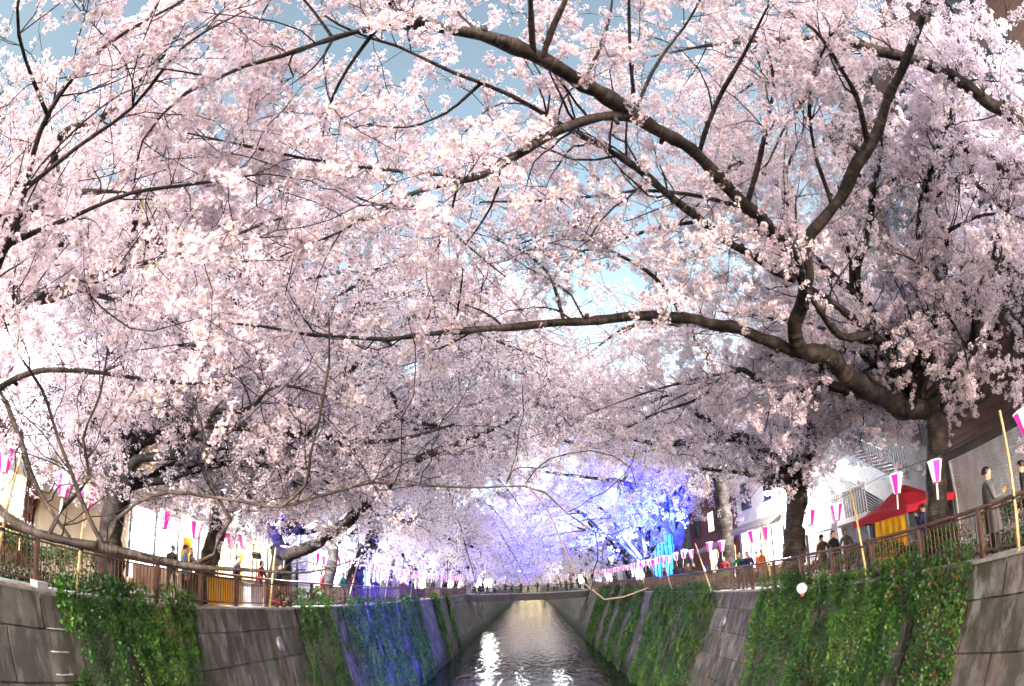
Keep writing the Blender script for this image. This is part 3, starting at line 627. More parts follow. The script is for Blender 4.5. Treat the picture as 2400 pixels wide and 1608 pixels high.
def cherry(label, trunk, limbs, seed, lod, d2=3.2, l2=(.7, 1.7), n3=6, size=1.0, hand=True, bare=(), group=None, extra=(), dens={}, rmax=.17, upw=.18, bare_twigs=None):
    g = np.random.default_rng(seed)
    b0 = trunk[0]; t = thing('cherry_tree', label, 'tree', group=group)
    trunk = [(b0[0], b0[1], GROUND - .1, b0[3] * 1.35), (b0[0], b0[1], GROUND + .35, b0[3] * 1.1)] + [p for p in trunk if p[2] > .5]
    sides = 12 if lod < 2 else 8
    TP = knobbly(resample(trunk, .18), seed, .35)
    V, Q, A = tubes(TP[None, :, :3], TP[None, :, 3], sides + 4, .05, g); np_mesh('trunk', V, Q, [M['bark']], attrs={'arc': ('POINT', A)}, smooth=True, parent=t)
    SP, ST, SR = [], [], []; far = []
    for li, l in enumerate(list(limbs) + list(extra)):
        P = knobbly(resample(l, .14 if lod < 2 else .3), seed + li, .22)
        V, Q, A = tubes(P[None, :, :3], P[None, :, 3], 12 if lod < 2 else 6, .055, g)
        tt = nrm(np.gradient(P[:, :3], axis=0))
        if hand and li < len(limbs):
            if lod < 2 and li not in bare:                                       # knots and pruned stubs
                big = np.where(P[:, 3] > .025)[0]; m = int(len(big) * .22)
                if m:
                    i = g.choice(big, m, replace=False); rv = g.normal(0, 1, (m, 3)); pp = nrm(rv - tt[i] * (rv * tt[i]).sum(1, keepdims=True)); r = P[i, 3][:, None]
                    ln = g.uniform(.25, 1.3, (m, 1)) * np.minimum(r, .06); base = P[i, :3] + pp * r * .55
                    SB = np.stack([base, base + pp * (r * .45 + ln * .4), base + pp * (r * .45 + ln), base + pp * (r * .45 + ln * 1.02)], 1); rr = np.minimum(r, .07) * g.uniform(.3, .65, (m, 1))
                    V2, Q2, A2 = tubes(SB, np.concatenate([rr * 1.5, rr * 1.1, rr * .9, rr * .1], 1), 6); Q = np.vstack([Q, Q2 + len(V)]); V = np.vstack([V, V2]); A = np.concatenate([A, A2])
            np_mesh('branch', V, Q, [M['pale_twig'] if li in bare else M['bark']], attrs={'arc': ('POINT', A)}, smooth=True, parent=t)
        else: far.append((V, Q, A))
        if li in bare: continue
        ok = (P[:, 3] < (rmax if li < len(limbs) else .14)) & (np.arange(len(P)) > 3) & (g.random(len(P)) < dens.get(li, 1.0))
        SP.append(P[ok, :3]); ST.append(tt[ok]); SR.append(P[ok, 3])
    if far:
        o = 0; VV, QQ, AA = [], [], []
        for V, Q, A in far: VV.append(V); QQ.append(Q + o); AA.append(A); o += len(V)
        np_mesh('branches', np.vstack(VV), np.vstack(QQ), [M['bark']], attrs={'arc': ('POINT', np.concatenate(AA))}, smooth=True, parent=t)['kind'] = 'stuff'
    SP, ST, SR = np.vstack(SP), np.vstack(ST), np.concatenate(SR)
    length = len(SP) * (.14 if lod < 2 else .3); m = int(length * d2); cam_ = np.array(CAM)
    p, d, r = spawn(SP, ST, SR, m, g, .75, .9, upw)
    n2 = 8; P2 = walk(p, d, g.uniform(*l2, m), n2, g, .24, .03); R2 = np.clip(r * .4, .006, .016)[:, None] * np.linspace(1, .3, n2)[None]
    ok2 = np.linalg.norm(P2 - cam_, axis=2).min(1) > 1.9; P2, R2 = P2[ok2], R2[ok2]; m = len(P2)
    if bare_twigs:
        for li, rate in bare_twigs.items():
            P = resample(limbs[li], .14); tt = nrm(np.gradient(P[:, :3], axis=0)); mm = int(len(P) * .14 * rate); q, dq, rq = spawn(P[4:, :3], tt[4:], P[4:, 3], mm, g, .7, .9, .1)
            B2 = walk(q, dq, g.uniform(.35, 1.3, mm), n2, g, .3, -.02); P2b = np.concatenate([P2, B2]); R2b = np.concatenate([R2, np.clip(rq * .35, .004, .010)[:, None] * np.linspace(1, .3, n2)[None]]); P2, R2 = P2b, R2b
    V, Q, A = tubes(P2, np.maximum(R2, (.0045, .007, .010, .013)[lod]), 5 if lod == 0 else 3); np_mesh('twigs', V, Q, [M['twig']], parent=t, smooth=True)['kind'] = 'stuff'
    P2, R2 = P2[:m], R2[:m]; t2 = nrm(np.gradient(P2, axis=1)); i3 = np.concatenate([g.integers(0, m, m * n3), np.arange(m)]); j3 = np.concatenate([g.integers(2, n2, m * n3), np.full(m, n2 - 1)])
    p3, dd = P2[i3, j3], t2[i3, j3]; rv = g.normal(0, 1, p3.shape); k = np.concatenate([np.full(m * n3, .85), np.full(m, .1)])[:, None]
    d3 = nrm(dd * .65 + nrm(rv - dd * (rv * dd).sum(1, keepdims=True)) * k + np.array([0, 0, .06])); sc = g.uniform(.6, 1.15, len(p3)) * size
    tip = p3 + d3 * sc[:, None] * (.5, .75, 1.0, 1.3)[lod]; ok = (np.linalg.norm(p3 - cam_, axis=1) > 2.1) & (np.linalg.norm(tip - cam_, axis=1) > 2.1) & (np.minimum(p3[:, 2], tip[:, 2]) > np.where(np.abs(p3[:, 0]) < 7.2, np.where(p3[:, 1] < 22, 1.7, 1.25), .9))
    crown(p3[ok], d3[ok], sc[ok], lod, g, t)
    print('TREE', label[:40], 'limb m', round(length), 'sprays', int(ok.sum()))
    return t

def grow_limbs(x, y, side, g, h=2.6, reach=8.5, top=9.0, dr=.34):
    """trunk and limbs of a bank tree leaning over the river; side +1 = right bank, grows towards -x"""
    tr = [(x, y, .6, .34), (x - side * .15, y, 1.4, .30), (x - side * .35, y + g.uniform(-.2, .2), h, .30)]
    f = np.array(tr[-1][:3]); L = []
    n = 6
    for i in range(n):
        az = math.pi * (.5 + (i - n / 2 + .5) / n * 1.7) + g.uniform(-.15, .15)          # fan facing the river
        rv = -side * math.sin(az); al = math.cos(az)
        ln = reach * (.55 + .45 * abs(math.sin(az))) * g.uniform(.8, 1.1); hz = g.uniform(.55, 1.0) * (top - h)
        drop = g.uniform(.0, dr)
        pts = []
        for k in range(8):
            s = k / 7; up_ = math.sin(min(1, s * 1.25) * math.pi / 2) * hz - max(0, s - .55) ** 2 * 5 * hz * drop * 2
            pts.append((f[0] + rv * ln * s + g.normal(0, .16) * (k > 0), f[1] + al * ln * s + g.normal(0, .2) * (k > 0), f[2] + up_ + g.normal(0, .12) * (k > 0), .17 * (1 - s) ** 1.1 + .012))
        L.append(pts)
        for q in range(2):
            k = int(g.integers(2, 5)); b = np.array(pts[k]); d = np.array([rv + g.normal(0, .5), al + g.normal(0, .7), g.uniform(-.05, .6)]); d /= np.linalg.norm(d); ll = ln * g.uniform(.35, .55)
            L.append([(b[0] + d[0] * ll * s, b[1] + d[1] * ll * s, b[2] + d[2] * ll * s - .5 * s * s * ll * .3, b[3] * .6 * (1 - s) + .01) for s in (0, .25, .5, .75, 1)])
    for q in range(2):                                                                    # bank side limbs
        d = np.array([side * g.uniform(.2, .8), g.uniform(-1, 1), 1.1]); d /= np.linalg.norm(d); ll = g.uniform(3, 4.5)
        L.append([(f[0] + d[0] * ll * s, f[1] + d[1] * ll * s, f[2] + d[2] * ll * s, .14 * (1 - s) + .012) for s in (0, .25, .5, .75, 1)])
    return tr, L

TRACED = {
 'A': dict(trunk=[(9.2, 9.56, 0.24, 0.457), (9.15, 9.58, 1.0, 0.406), (9.16, 9.43, 2.3, 0.37), (9.16, 9.26, 3.29, 0.412), (9.04, 9.14, 3.63, 0.341)],
  limbs=[
   [(9.05, 9.16, 3.53, 0.312), (8.02, 8.98, 3.67, 0.278), (6.76, 8.48, 3.93, 0.265), (5.71, 7.99, 4.26, 0.238), (4.88, 7.6, 4.4, 0.216), (4.49, 7.16, 4.51, 0.177), (4.29, 6.5, 4.79, 0.154), (3.97, 5.76, 5.02, 0.155), (3.5, 5.39, 5.2, 0.136), (2.91, 4.94, 5.34, 0.117), (2.08, 4.26, 5.59, 0.107), (1.24, 3.62, 5.5, 0.1), (0.71, 3.25, 5.52, 0.095), (0.23, 2.85, 5.49, 0.093), (-0.23, 2.58, 5.42, 0.07), (-0.66, 2.35, 5.27, 0.063), (-0.87, 2.15, 5.23, 0.065), (-1.02, 1.85, 5.23, 0.059), (-1.2, 1.35, 5.16, 0.046), (-1.53, 0.7, 5.1, 0.031)],
   [(3.98, 5.79, 4.97, 0.124), (4.15, 5.49, 5.23, 0.124), (4.43, 5.02, 5.52, 0.122), (4.83, 4.19, 5.95, 0.126), (5.14, 3.38, 6.25, 0.088), (5.34, 2.53, 6.54, 0.074), (5.45, 1.62, 6.77, 0.056), (5.54, 0.56, 6.88, 0.037)],
   [(4.76, 7.56, 4.36, 0.163), (3.98, 7.22, 4.5, 0.14), (2.93, 6.83, 4.6, 0.107), (2.25, 6.41, 4.55, 0.091), (1.19, 6.1, 4.37, 0.07), (0.54, 5.9, 4.26, 0.062), (-0.05, 5.76, 4.15, 0.052), (-0.55, 5.49, 3.98, 0.043), (-1.03, 5.35, 3.89, 0.034), (-1.59, 5.15, 3.78, 0.029), (-2.24, 4.94, 3.71, 0.024), (-2.77, 4.66, 3.72, 0.017), (-3.28, 4.34, 3.67, 0.012)],
   [(3.98, 5.99, 4.87, 0.082), (3.27, 5.66, 5.02, 0.072), (2.33, 5.15, 5.27, 0.061), (1.55, 4.51, 5.41, 0.051), (1.05, 4.17, 5.47, 0.043), (0.59, 3.85, 5.44, 0.037), (0.14, 3.51, 5.5, 0.026), (-0.28, 3.19, 5.49, 0.023), (-0.66, 2.88, 5.42, 0.02), (-1.23, 2.41, 5.35, 0.015), (-1.57, 2.1, 5.4, 0.011)],
   [(1.31, 3.68, 5.5, 0.078), (0.89, 3.56, 5.37, 0.062), (0.47, 3.56, 5.17, 0.053), (0.11, 3.58, 4.91, 0.048), (-0.26, 3.57, 4.63, 0.042), (-0.53, 3.53, 4.5, 0.035), (-0.86, 3.46, 4.35, 0.027), (-1.14, 3.5, 4.22, 0.021), (-1.52, 3.54, 4.0, 0.013), (-2.13, 3.63, 3.84, 0.01)],
   [(-0.49, 3.52, 4.51, 0.023), (-0.86, 3.36, 4.46, 0.021), (-1.18, 3.23, 4.42, 0.019), (-1.73, 2.94, 4.37, 0.015), (-2.18, 2.62, 4.31, 0.013), (-2.56, 2.27, 4.22, 0.007)],
   [(-0.7, 2.34, 5.28, 0.044), (-1.08, 2.23, 5.14, 0.034), (-1.4, 2.15, 4.96, 0.028), (-1.78, 2.08, 4.71, 0.024), (-2.02, 2.01, 4.56, 0.02), (-2.19, 1.97, 4.41, 0.018), (-2.41, 1.94, 4.27, 0.015), (-2.58, 1.97, 4.12, 0.013), (-2.74, 2.03, 3.92, 0.01), (-2.9, 2.27, 3.73, 0.008)],
   [(-2.19, 1.97, 4.41, 0.013), (-2.36, 1.78, 4.33, 0.011), (-2.61, 1.53, 4.2, 0.009), (-2.95, 1.27, 4.01, 0.008), (-3.28, 0.99, 3.74, 0.006)],
   [(0.23, 2.86, 5.48, 0.036), (0.22, 2.57, 5.54, 0.032), (0.22, 2.18, 5.64, 0.027), (0.18, 1.75, 5.72, 0.018)],
   [(0.31, 2.88, 5.46, 0.036), (0.42, 2.61, 5.62, 0.034), (0.58, 2.3, 5.77, 0.03), (0.78, 1.87, 5.93, 0.019)],
   [(1.3, 3.63, 5.48, 0.025), (1.22, 3.15, 5.73, 0.022), (1.19, 2.7, 5.9, 0.019), (1.17, 2.28, 6.01, 0.015)],
   [(2.81, 4.89, 5.29, 0.033), (2.27, 4.82, 5.36, 0.029), (1.59, 4.79, 5.4, 0.024), (0.88, 4.78, 5.31, 0.02), (0.26, 4.69, 5.19, 0.017), (-0.38, 4.6, 5.13, 0.012)],
   [(9.04, 9.14, 3.63, 0.195), (8.34, 8.81, 4.13, 0.16), (7.39, 8.23, 4.63, 0.132), (6.45, 7.63, 4.69, 0.113), (5.59, 7.32, 4.5, 0.09), (5.0, 6.91, 4.59, 0.071), (4.54, 6.4, 4.66, 0.057), (4.07, 6.04, 4.9, 0.051)],
   [(9.27, 9.08, 3.53, 0.264), (9.57, 8.34, 3.94, 0.21), (9.69, 7.38, 4.73, 0.176), (9.71, 6.38, 5.47, 0.161), (9.63, 5.16, 6.09, 0.137), (9.55, 4.48, 6.43, 0.129), (9.31, 3.94, 6.83, 0.114), (8.98, 3.41, 7.29, 0.087), (8.6, 3.04, 7.63, 0.07), (8.14, 2.66, 8.04, 0.053), (7.71, 2.39, 8.61, 0.034)],
   [(9.63, 5.16, 6.09, 0.094), (8.78, 5.09, 6.56, 0.066), (8.18, 4.51, 6.95, 0.055), (7.53, 3.94, 7.48, 0.046), (7.1, 3.61, 7.83, 0.03)],
   [(8.02, 8.98, 3.67, 0.139), (7.41, 8.61, 5.01, 0.11), (6.89, 7.92, 6.08, 0.106), (6.89, 6.67, 6.92, 0.085), (6.9, 5.56, 7.66, 0.057), (6.46, 4.47, 8.25, 0.035)],
   [(9.31, 3.94, 6.83, 0.065), (9.25, 3.4, 6.67, 0.055), (9.35, 2.45, 6.39, 0.037)],
   [(4.89, 4.16, 5.92, 0.06), (4.44, 3.43, 6.27, 0.04), (3.84, 2.91, 6.49, 0.027), (3.34, 2.67, 6.68, 0.016)],
   [(2.18, 4.36, 5.59, 0.041), (2.34, 3.65, 5.85, 0.032), (2.54, 2.99, 5.95, 0.024), (2.69, 2.32, 5.98, 0.016)],
   [(2.93, 4.94, 5.31, 0.044), (3.1, 4.23, 5.78, 0.035), (3.15, 3.57, 6.13, 0.026), (2.99, 3.0, 6.46, 0.018)],
   [(1.28, 3.63, 5.48, 0.027), (1.59, 3.22, 5.95, 0.023), (1.99, 2.81, 6.3, 0.016), (2.16, 2.29, 6.49, 0.012)],
   [(4.43, 5.02, 5.52, 0.046), (4.1, 4.42, 6.09, 0.033), (3.93, 3.72, 6.48, 0.026), (4.05, 2.89, 6.62, 0.016)],
   [(2.25, 6.41, 4.55, 0.036), (1.86, 6.07, 4.94, 0.03), (1.27, 5.86, 5.31, 0.023), (0.57, 5.73, 5.46, 0.017), (-0.01, 5.81, 5.39, 0.012)],
   [(2.38, 5.15, 5.24, 0.036), (1.83, 5.51, 5.4, 0.029), (1.18, 5.92, 5.43, 0.021), (0.47, 6.27, 5.41, 0.015)],
   [(0.54, 5.9, 4.26, 0.027), (0.41, 5.76, 4.73, 0.025), (0.1, 5.64, 5.12, 0.019), (-0.34, 5.57, 5.37, 0.014)],
   [(-1.08, 2.23, 5.14, 0.022), (-1.34, 2.49, 5.02, 0.019), (-1.54, 2.76, 4.89, 0.015), (-1.68, 3.07, 4.71, 0.01)],
   [(-0.28, 3.19, 5.49, 0.021), (-0.64, 3.46, 5.37, 0.017), (-1.06, 3.56, 5.33, 0.013), (-1.55, 3.47, 5.39, 0.009)],
   [(-1.4, 2.15, 4.96, 0.018), (-1.55, 1.95, 5.13, 0.014), (-1.76, 1.66, 5.29, 0.011)],
   [(0.71, 3.25, 5.52, 0.026), (0.95, 2.9, 5.84, 0.022), (1.06, 2.56, 6.12, 0.015), (1.0, 2.21, 6.41, 0.011)],
  ]),
 'Z': dict(trunk=[(-8.79, 4.04, -0.41, 0.418), (-8.83, 3.97, 0.47, 0.387), (-8.69, 3.84, 1.28, 0.37), (-8.59, 3.74, 1.94, 0.351)],
  limbs=[
   [(-8.68, 3.85, 1.43, 0.224), (-6.77, 3.44, 1.37, 0.14), (-5.35, 3.12, 1.26, 0.086), (-4.7, 3.05, 1.17, 0.063), (-4.28, 3.13, 1.08, 0.056), (-3.96, 3.29, 1.05, 0.052), (-3.47, 3.6, 1.11, 0.05), (-3.15, 3.82, 1.11, 0.046), (-2.83, 4.0, 1.11, 0.037), (-2.43, 4.26, 1.14, 0.024), (-1.95, 4.55, 1.18, 0.013), (-1.6, 4.73, 1.33, 0.008)],
   [(-3.52, 3.55, 1.11, 0.037), (-3.39, 3.53, 1.38, 0.034), (-3.2, 3.56, 1.54, 0.031), (-2.92, 3.64, 1.67, 0.027), (-2.55, 3.79, 1.69, 0.025), (-2.24, 3.87, 1.69, 0.023), (-1.93, 3.91, 1.69, 0.022), (-1.5, 3.97, 1.84, 0.02), (-1.18, 3.96, 1.92, 0.018), (-0.8, 3.95, 1.91, 0.015), (-0.33, 3.92, 1.89, 0.013), (-0.01, 3.83, 1.88, 0.011), (0.14, 3.84, 1.83, 0.011), (0.29, 3.85, 1.66, 0.009), (0.47, 3.85, 1.5, 0.008), (0.59, 3.84, 1.46, 0.006), (0.73, 3.81, 1.51, 0.005)],
   [(-0.01, 3.83, 1.88, 0.009), (0.14, 3.86, 1.7, 0.009), (0.24, 3.88, 1.44, 0.009), (0.36, 3.88, 1.18, 0.009), (0.53, 3.86, 1.01, 0.009), (0.66, 3.84, 1.02, 0.008), (0.82, 3.81, 1.07, 0.005)],
   [(-2.85, 3.99, 1.11, 0.028), (-2.67, 4.11, 1.24, 0.028), (-2.65, 4.12, 1.41, 0.026), (-2.56, 4.16, 1.59, 0.024), (-2.64, 4.08, 1.74, 0.023), (-2.75, 3.98, 1.95, 0.021), (-2.77, 3.89, 2.24, 0.017), (-2.84, 3.75, 2.51, 0.011)],
   [(-3.54, 3.53, 1.11, 0.033), (-3.66, 3.4, 1.34, 0.029), (-3.79, 3.23, 1.65, 0.026), (-3.88, 3.06, 1.92, 0.022), (-3.97, 2.83, 2.26, 0.018), (-4.03, 2.47, 2.45, 0.014), (-4.01, 2.19, 2.62, 0.01)],
   [(-4.02, 3.22, 1.06, 0.029), (-3.88, 3.3, 1.4, 0.026), (-3.73, 3.43, 1.71, 0.023), (-3.78, 3.31, 2.01, 0.019), (-3.65, 3.32, 2.42, 0.015), (-3.58, 3.23, 2.8, 0.011)],
   [(-6.77, 3.44, 1.37, 0.088), (-5.63, 3.22, 2.35, 0.056), (-5.11, 3.4, 2.03, 0.044), (-4.74, 3.48, 1.6, 0.036), (-4.43, 3.58, 1.31, 0.029), (-4.22, 3.68, 1.13, 0.024)],
   [(-8.59, 3.75, 1.88, 0.236), (-6.26, 2.88, 2.4, 0.135), (-4.86, 2.28, 2.74, 0.078), (-3.86, 1.88, 3.06, 0.047), (-3.4, 1.57, 3.26, 0.034), (-2.98, 1.21, 3.51, 0.026), (-2.51, 1.05, 3.79, 0.019), (-2.02, 1.06, 4.05, 0.013), (-1.55, 1.04, 4.22, 0.009)],
   [(-3.86, 1.88, 3.06, 0.027), (-3.36, 2.06, 3.31, 0.021), (-2.87, 2.26, 3.59, 0.016), (-2.34, 2.48, 3.76, 0.013), (-1.91, 2.65, 3.93, 0.008)],
   [(-4.86, 2.28, 2.74, 0.051), (-4.2, 2.49, 2.93, 0.034), (-3.56, 2.68, 3.18, 0.025), (-3.02, 2.83, 3.37, 0.02), (-2.48, 3.0, 3.59, 0.014), (-1.94, 3.14, 3.89, 0.009)],
   [(-2.98, 1.21, 3.51, 0.017), (-2.87, 0.75, 3.51, 0.013), (-2.76, 0.39, 3.57, 0.01), (-2.59, 0.13, 3.64, 0.007)],
   [(-3.4, 1.57, 3.26, 0.021), (-2.96, 1.58, 3.5, 0.016), (-2.54, 1.61, 3.78, 0.013), (-2.12, 1.43, 4.08, 0.01), (-1.72, 1.42, 4.34, 0.007)],
   [(-1.93, 3.91, 1.69, 0.014), (-1.66, 3.79, 1.86, 0.013), (-1.56, 3.57, 2.04, 0.011), (-1.42, 3.35, 2.24, 0.011), (-1.31, 3.15, 2.57, 0.009), (-1.25, 2.93, 2.82, 0.006)],
   [(-5.63, 3.22, 2.35, 0.042), (-4.78, 3.31, 2.64, 0.031), (-4.01, 3.57, 2.74, 0.023), (-3.35, 3.92, 2.75, 0.017), (-2.77, 4.17, 2.89, 0.01)],
  ]),
 'B': dict(trunk=[(9.0, 17.4, 0.59, 0.403), (9.14, 17.18, 2.44, 0.345), (9.33, 16.96, 3.47, 0.376)],
  limbs=[
   [(9.38, 16.96, 3.31, 0.271), (9.55, 16.48, 4.27, 0.239), (9.62, 15.8, 5.47, 0.221), (9.21, 15.28, 6.41, 0.203), (8.29, 14.78, 7.2, 0.169), (7.31, 14.42, 7.85, 0.124), (6.21, 14.09, 8.34, 0.081)],
   [(9.22, 17.05, 3.27, 0.241), (8.84, 16.82, 3.9, 0.201), (8.15, 16.27, 4.46, 0.18), (7.21, 15.8, 5.03, 0.161), (6.26, 15.49, 5.22, 0.136), (5.33, 15.45, 5.03, 0.106), (4.15, 15.28, 5.01, 0.078), (2.83, 15.18, 5.35, 0.058), (1.52, 14.72, 5.75, 0.037)],
   [(9.62, 15.8, 5.47, 0.162), (10.24, 15.06, 6.56, 0.132), (10.83, 14.22, 7.6, 0.11), (10.9, 13.22, 8.38, 0.078), (10.93, 12.4, 9.21, 0.056)],
   [(9.22, 15.32, 6.27, 0.13), (9.2, 14.39, 7.44, 0.106), (8.69, 13.41, 8.52, 0.082), (7.93, 12.63, 9.31, 0.053)],
   [(8.77, 16.84, 3.99, 0.119), (7.55, 16.12, 3.82, 0.084), (6.38, 15.5, 3.96, 0.06), (5.03, 14.9, 4.1, 0.038)],
  ]),
 'C': dict(trunk=[(9.37, 25.21, 0.98, 0.437), (9.41, 24.97, 3.58, 0.398), (9.3, 24.65, 5.5, 0.378)],
  limbs=[
   [(9.31, 24.66, 5.39, 0.294), (9.26, 23.94, 7.74, 0.251), (9.17, 23.02, 9.65, 0.218), (8.52, 22.02, 11.04, 0.163), (7.4, 21.24, 12.06, 0.11), (6.0, 20.29, 12.48, 0.067)],
   [(9.19, 23.16, 9.25, 0.166), (9.82, 22.3, 10.21, 0.144), (10.68, 21.18, 10.77, 0.101), (11.2, 20.11, 10.89, 0.069)],
   [(9.3, 24.65, 5.5, 0.252), (8.36, 23.77, 6.68, 0.204), (7.11, 22.97, 7.2, 0.177), (5.28, 22.04, 7.37, 0.141), (3.2, 20.86, 7.34, 0.106), (1.73, 19.89, 7.66, 0.076), (0.55, 18.74, 8.1, 0.048)],
   [(9.26, 23.94, 7.74, 0.168), (7.78, 23.09, 8.67, 0.142), (6.16, 22.33, 9.14, 0.108), (4.82, 21.43, 9.49, 0.075)],
   [(9.48, 24.82, 4.64, 0.189), (10.17, 24.0, 5.91, 0.146), (10.9, 23.17, 6.7, 0.103), (11.63, 22.49, 7.07, 0.071)],
  ]),
 'D': dict(trunk=[(9.28, 33.54, 1.37, 0.462), (9.39, 33.31, 3.62, 0.409), (9.39, 33.07, 5.01, 0.409)],
  limbs=[
   [(9.38, 33.11, 4.73, 0.3), (8.9, 32.44, 6.09, 0.255), (7.81, 31.45, 7.37, 0.223), (6.01, 30.09, 8.26, 0.176), (4.32, 28.75, 8.54, 0.132), (2.25, 26.94, 8.42, 0.09), (0.45, 25.89, 8.78, 0.065)],
   [(9.44, 33.08, 4.87, 0.273), (9.73, 32.45, 7.13, 0.218), (9.47, 31.64, 9.23, 0.176), (8.49, 30.45, 10.62, 0.118), (7.54, 29.27, 11.66, 0.077)],
   [(9.22, 32.88, 5.28, 0.19), (7.49, 31.71, 6.36, 0.157), (5.35, 30.02, 6.74, 0.124), (2.95, 28.29, 6.8, 0.081), (1.02, 26.39, 6.74, 0.054)],
   [(9.57, 32.99, 5.26, 0.218), (10.61, 32.35, 7.31, 0.178), (11.44, 31.47, 9.01, 0.122), (11.92, 30.47, 10.38, 0.081)],
  ]),
 'M': dict(trunk=[(-9.37, 9.57, 0.57, 0.401), (-9.31, 9.5, 1.4, 0.343), (-9.19, 9.39, 2.43, 0.314), (-9.14, 9.29, 3.23, 0.296)],
  limbs=[
   [(-9.15, 9.3, 3.13, 0.227), (-9.06, 8.8, 4.22, 0.195), (-8.87, 8.09, 5.28, 0.162), (-8.61, 7.42, 6.09, 0.149), (-8.44, 6.66, 6.47, 0.116), (-8.38, 6.03, 6.43, 0.094), (-8.47, 5.35, 6.15, 0.065), (-8.73, 4.67, 5.94, 0.04)],
   [(-8.61, 7.42, 6.09, 0.112), (-7.79, 6.7, 6.94, 0.098), (-7.44, 6.16, 7.38, 0.086), (-7.12, 5.25, 7.68, 0.057), (-6.56, 4.61, 8.07, 0.035)],
   [(-9.15, 9.31, 3.08, 0.197), (-7.98, 8.9, 3.58, 0.157), (-6.51, 8.71, 3.82, 0.121), (-5.26, 8.78, 3.91, 0.091), (-3.93, 8.81, 3.77, 0.071), (-2.85, 8.93, 3.64, 0.05), (-1.97, 8.93, 3.72, 0.034), (-1.18, 8.8, 3.9, 0.019)],
   [(-9.06, 8.7, 4.5, 0.127), (-7.59, 8.38, 5.17, 0.101), (-6.03, 8.08, 5.54, 0.077), (-4.8, 8.05, 5.65, 0.057), (-3.7, 7.98, 5.91, 0.04), (-2.57, 7.73, 6.22, 0.023)],
   [(-7.77, 6.59, 7.09, 0.071), (-6.63, 6.26, 7.29, 0.058), (-5.54, 6.17, 7.42, 0.044), (-4.46, 6.28, 7.52, 0.031), (-3.49, 6.41, 7.68, 0.019)],
   [(-9.15, 9.32, 3.03, 0.148), (-9.62, 8.63, 3.83, 0.118), (-10.15, 7.81, 4.34, 0.087), (-10.41, 6.89, 4.77, 0.057)],
  ]),
 'N': dict(trunk=[(-9.2, 18.88, 1.05, 0.469), (-9.09, 18.8, 1.91, 0.404), (-9.13, 18.65, 2.31, 0.371)],
  limbs=[
   [(-9.25, 18.61, 2.01, 0.225), (-7.44, 16.91, 2.08, 0.187), (-5.56, 15.55, 2.81, 0.163), (-4.44, 14.77, 3.52, 0.148), (-3.61, 14.25, 4.13, 0.125), (-2.82, 13.92, 4.54, 0.105), (-2.07, 13.66, 4.83, 0.08), (-1.0, 13.38, 5.14, 0.062), (0.03, 12.99, 5.5, 0.044), (1.03, 12.61, 5.85, 0.027)],
   [(-9.13, 18.66, 2.23, 0.274), (-9.5, 18.11, 3.63, 0.24), (-9.65, 17.41, 5.13, 0.206), (-9.77, 16.49, 6.84, 0.172), (-9.67, 15.42, 8.42, 0.123), (-9.58, 14.14, 9.46, 0.074)],
   [(-9.56, 17.7, 4.54, 0.191), (-7.77, 16.78, 5.51, 0.165), (-5.71, 16.44, 5.75, 0.129), (-4.12, 15.98, 6.34, 0.097), (-2.64, 15.52, 7.02, 0.068), (-1.5, 14.97, 7.91, 0.04)],
   [(-9.7, 16.58, 6.71, 0.141), (-8.13, 15.8, 7.88, 0.112), (-6.28, 15.47, 8.64, 0.08), (-4.69, 15.09, 9.34, 0.05)],
   [(-9.5, 18.11, 3.63, 0.176), (-10.54, 17.26, 5.06, 0.144), (-11.43, 16.17, 6.04, 0.095), (-11.88, 15.12, 6.66, 0.061)],
   [(-3.61, 14.25, 4.13, 0.078), (-3.61, 13.62, 4.96, 0.07), (-3.32, 13.02, 5.74, 0.057), (-3.63, 12.46, 6.38, 0.039)],
  ]),
 'O': dict(trunk=[(-9.07, 27.76, 1.28, 0.455), (-8.82, 27.71, 2.25, 0.41), (-8.18, 27.63, 3.34, 0.387), (-7.78, 27.34, 4.26, 0.373), (-7.81, 26.87, 5.36, 0.359)],
  limbs=[
   [(-7.78, 27.36, 4.15, 0.248), (-6.79, 26.96, 4.47, 0.222), (-5.49, 26.26, 4.18, 0.161), (-4.08, 25.56, 3.58, 0.113), (-2.55, 24.8, 2.98, 0.069)],
   [(-7.81, 26.87, 5.36, 0.291), (-7.84, 26.31, 6.65, 0.223), (-7.23, 25.61, 8.09, 0.176), (-5.69, 24.62, 9.14, 0.117), (-4.03, 23.69, 9.68, 0.072)],
   [(-7.81, 26.87, 5.36, 0.224), (-6.34, 25.93, 6.35, 0.184), (-4.61, 24.95, 6.8, 0.135), (-2.64, 24.16, 7.01, 0.09), (-0.79, 23.27, 6.94, 0.058)],
   [(-7.84, 26.36, 6.42, 0.178), (-8.89, 25.68, 7.87, 0.145), (-9.65, 24.78, 9.24, 0.099), (-9.93, 23.94, 10.34, 0.066)],
  ]),
}
for q in TRACED['A']['limbs'] + [TRACED['A']['trunk']]: q[:] = [(a, b, c, r * (.74 if r > .1 else .86)) for a, b, c, r in q]
for q in (0, 1, 3, 4, 5, 6, 7): TRACED['Z']['limbs'][q] = [(a, b, c, r * .78) for a, b, c, r in TRACED['Z']['limbs'][q]]
for q in (1,): TRACED['Z']['limbs'][q] = [(a, b, c, r * .75) for a, b, c, r in TRACED['Z']['limbs'][q]]
for q in (2,): TRACED['Z']['limbs'][q] = [(a, b, c, r * .6) for a, b, c, r in TRACED['Z']['limbs'][q]]
ta = TRACED
def more(k, side, seed, n=6, reach=7, top=9., h0=None, dr=.34):
    """further limbs from the top of a traced trunk"""
    f = ta[k]['trunk'][-1]; g = np.random.default_rng(seed); tr, L = grow_limbs(f[0], f[1], side, g, h=h0 or f[2], reach=reach, top=top, dr=dr)
    return [[(a, b, c, r * .7) for a, b, c, r in l] for l in L]
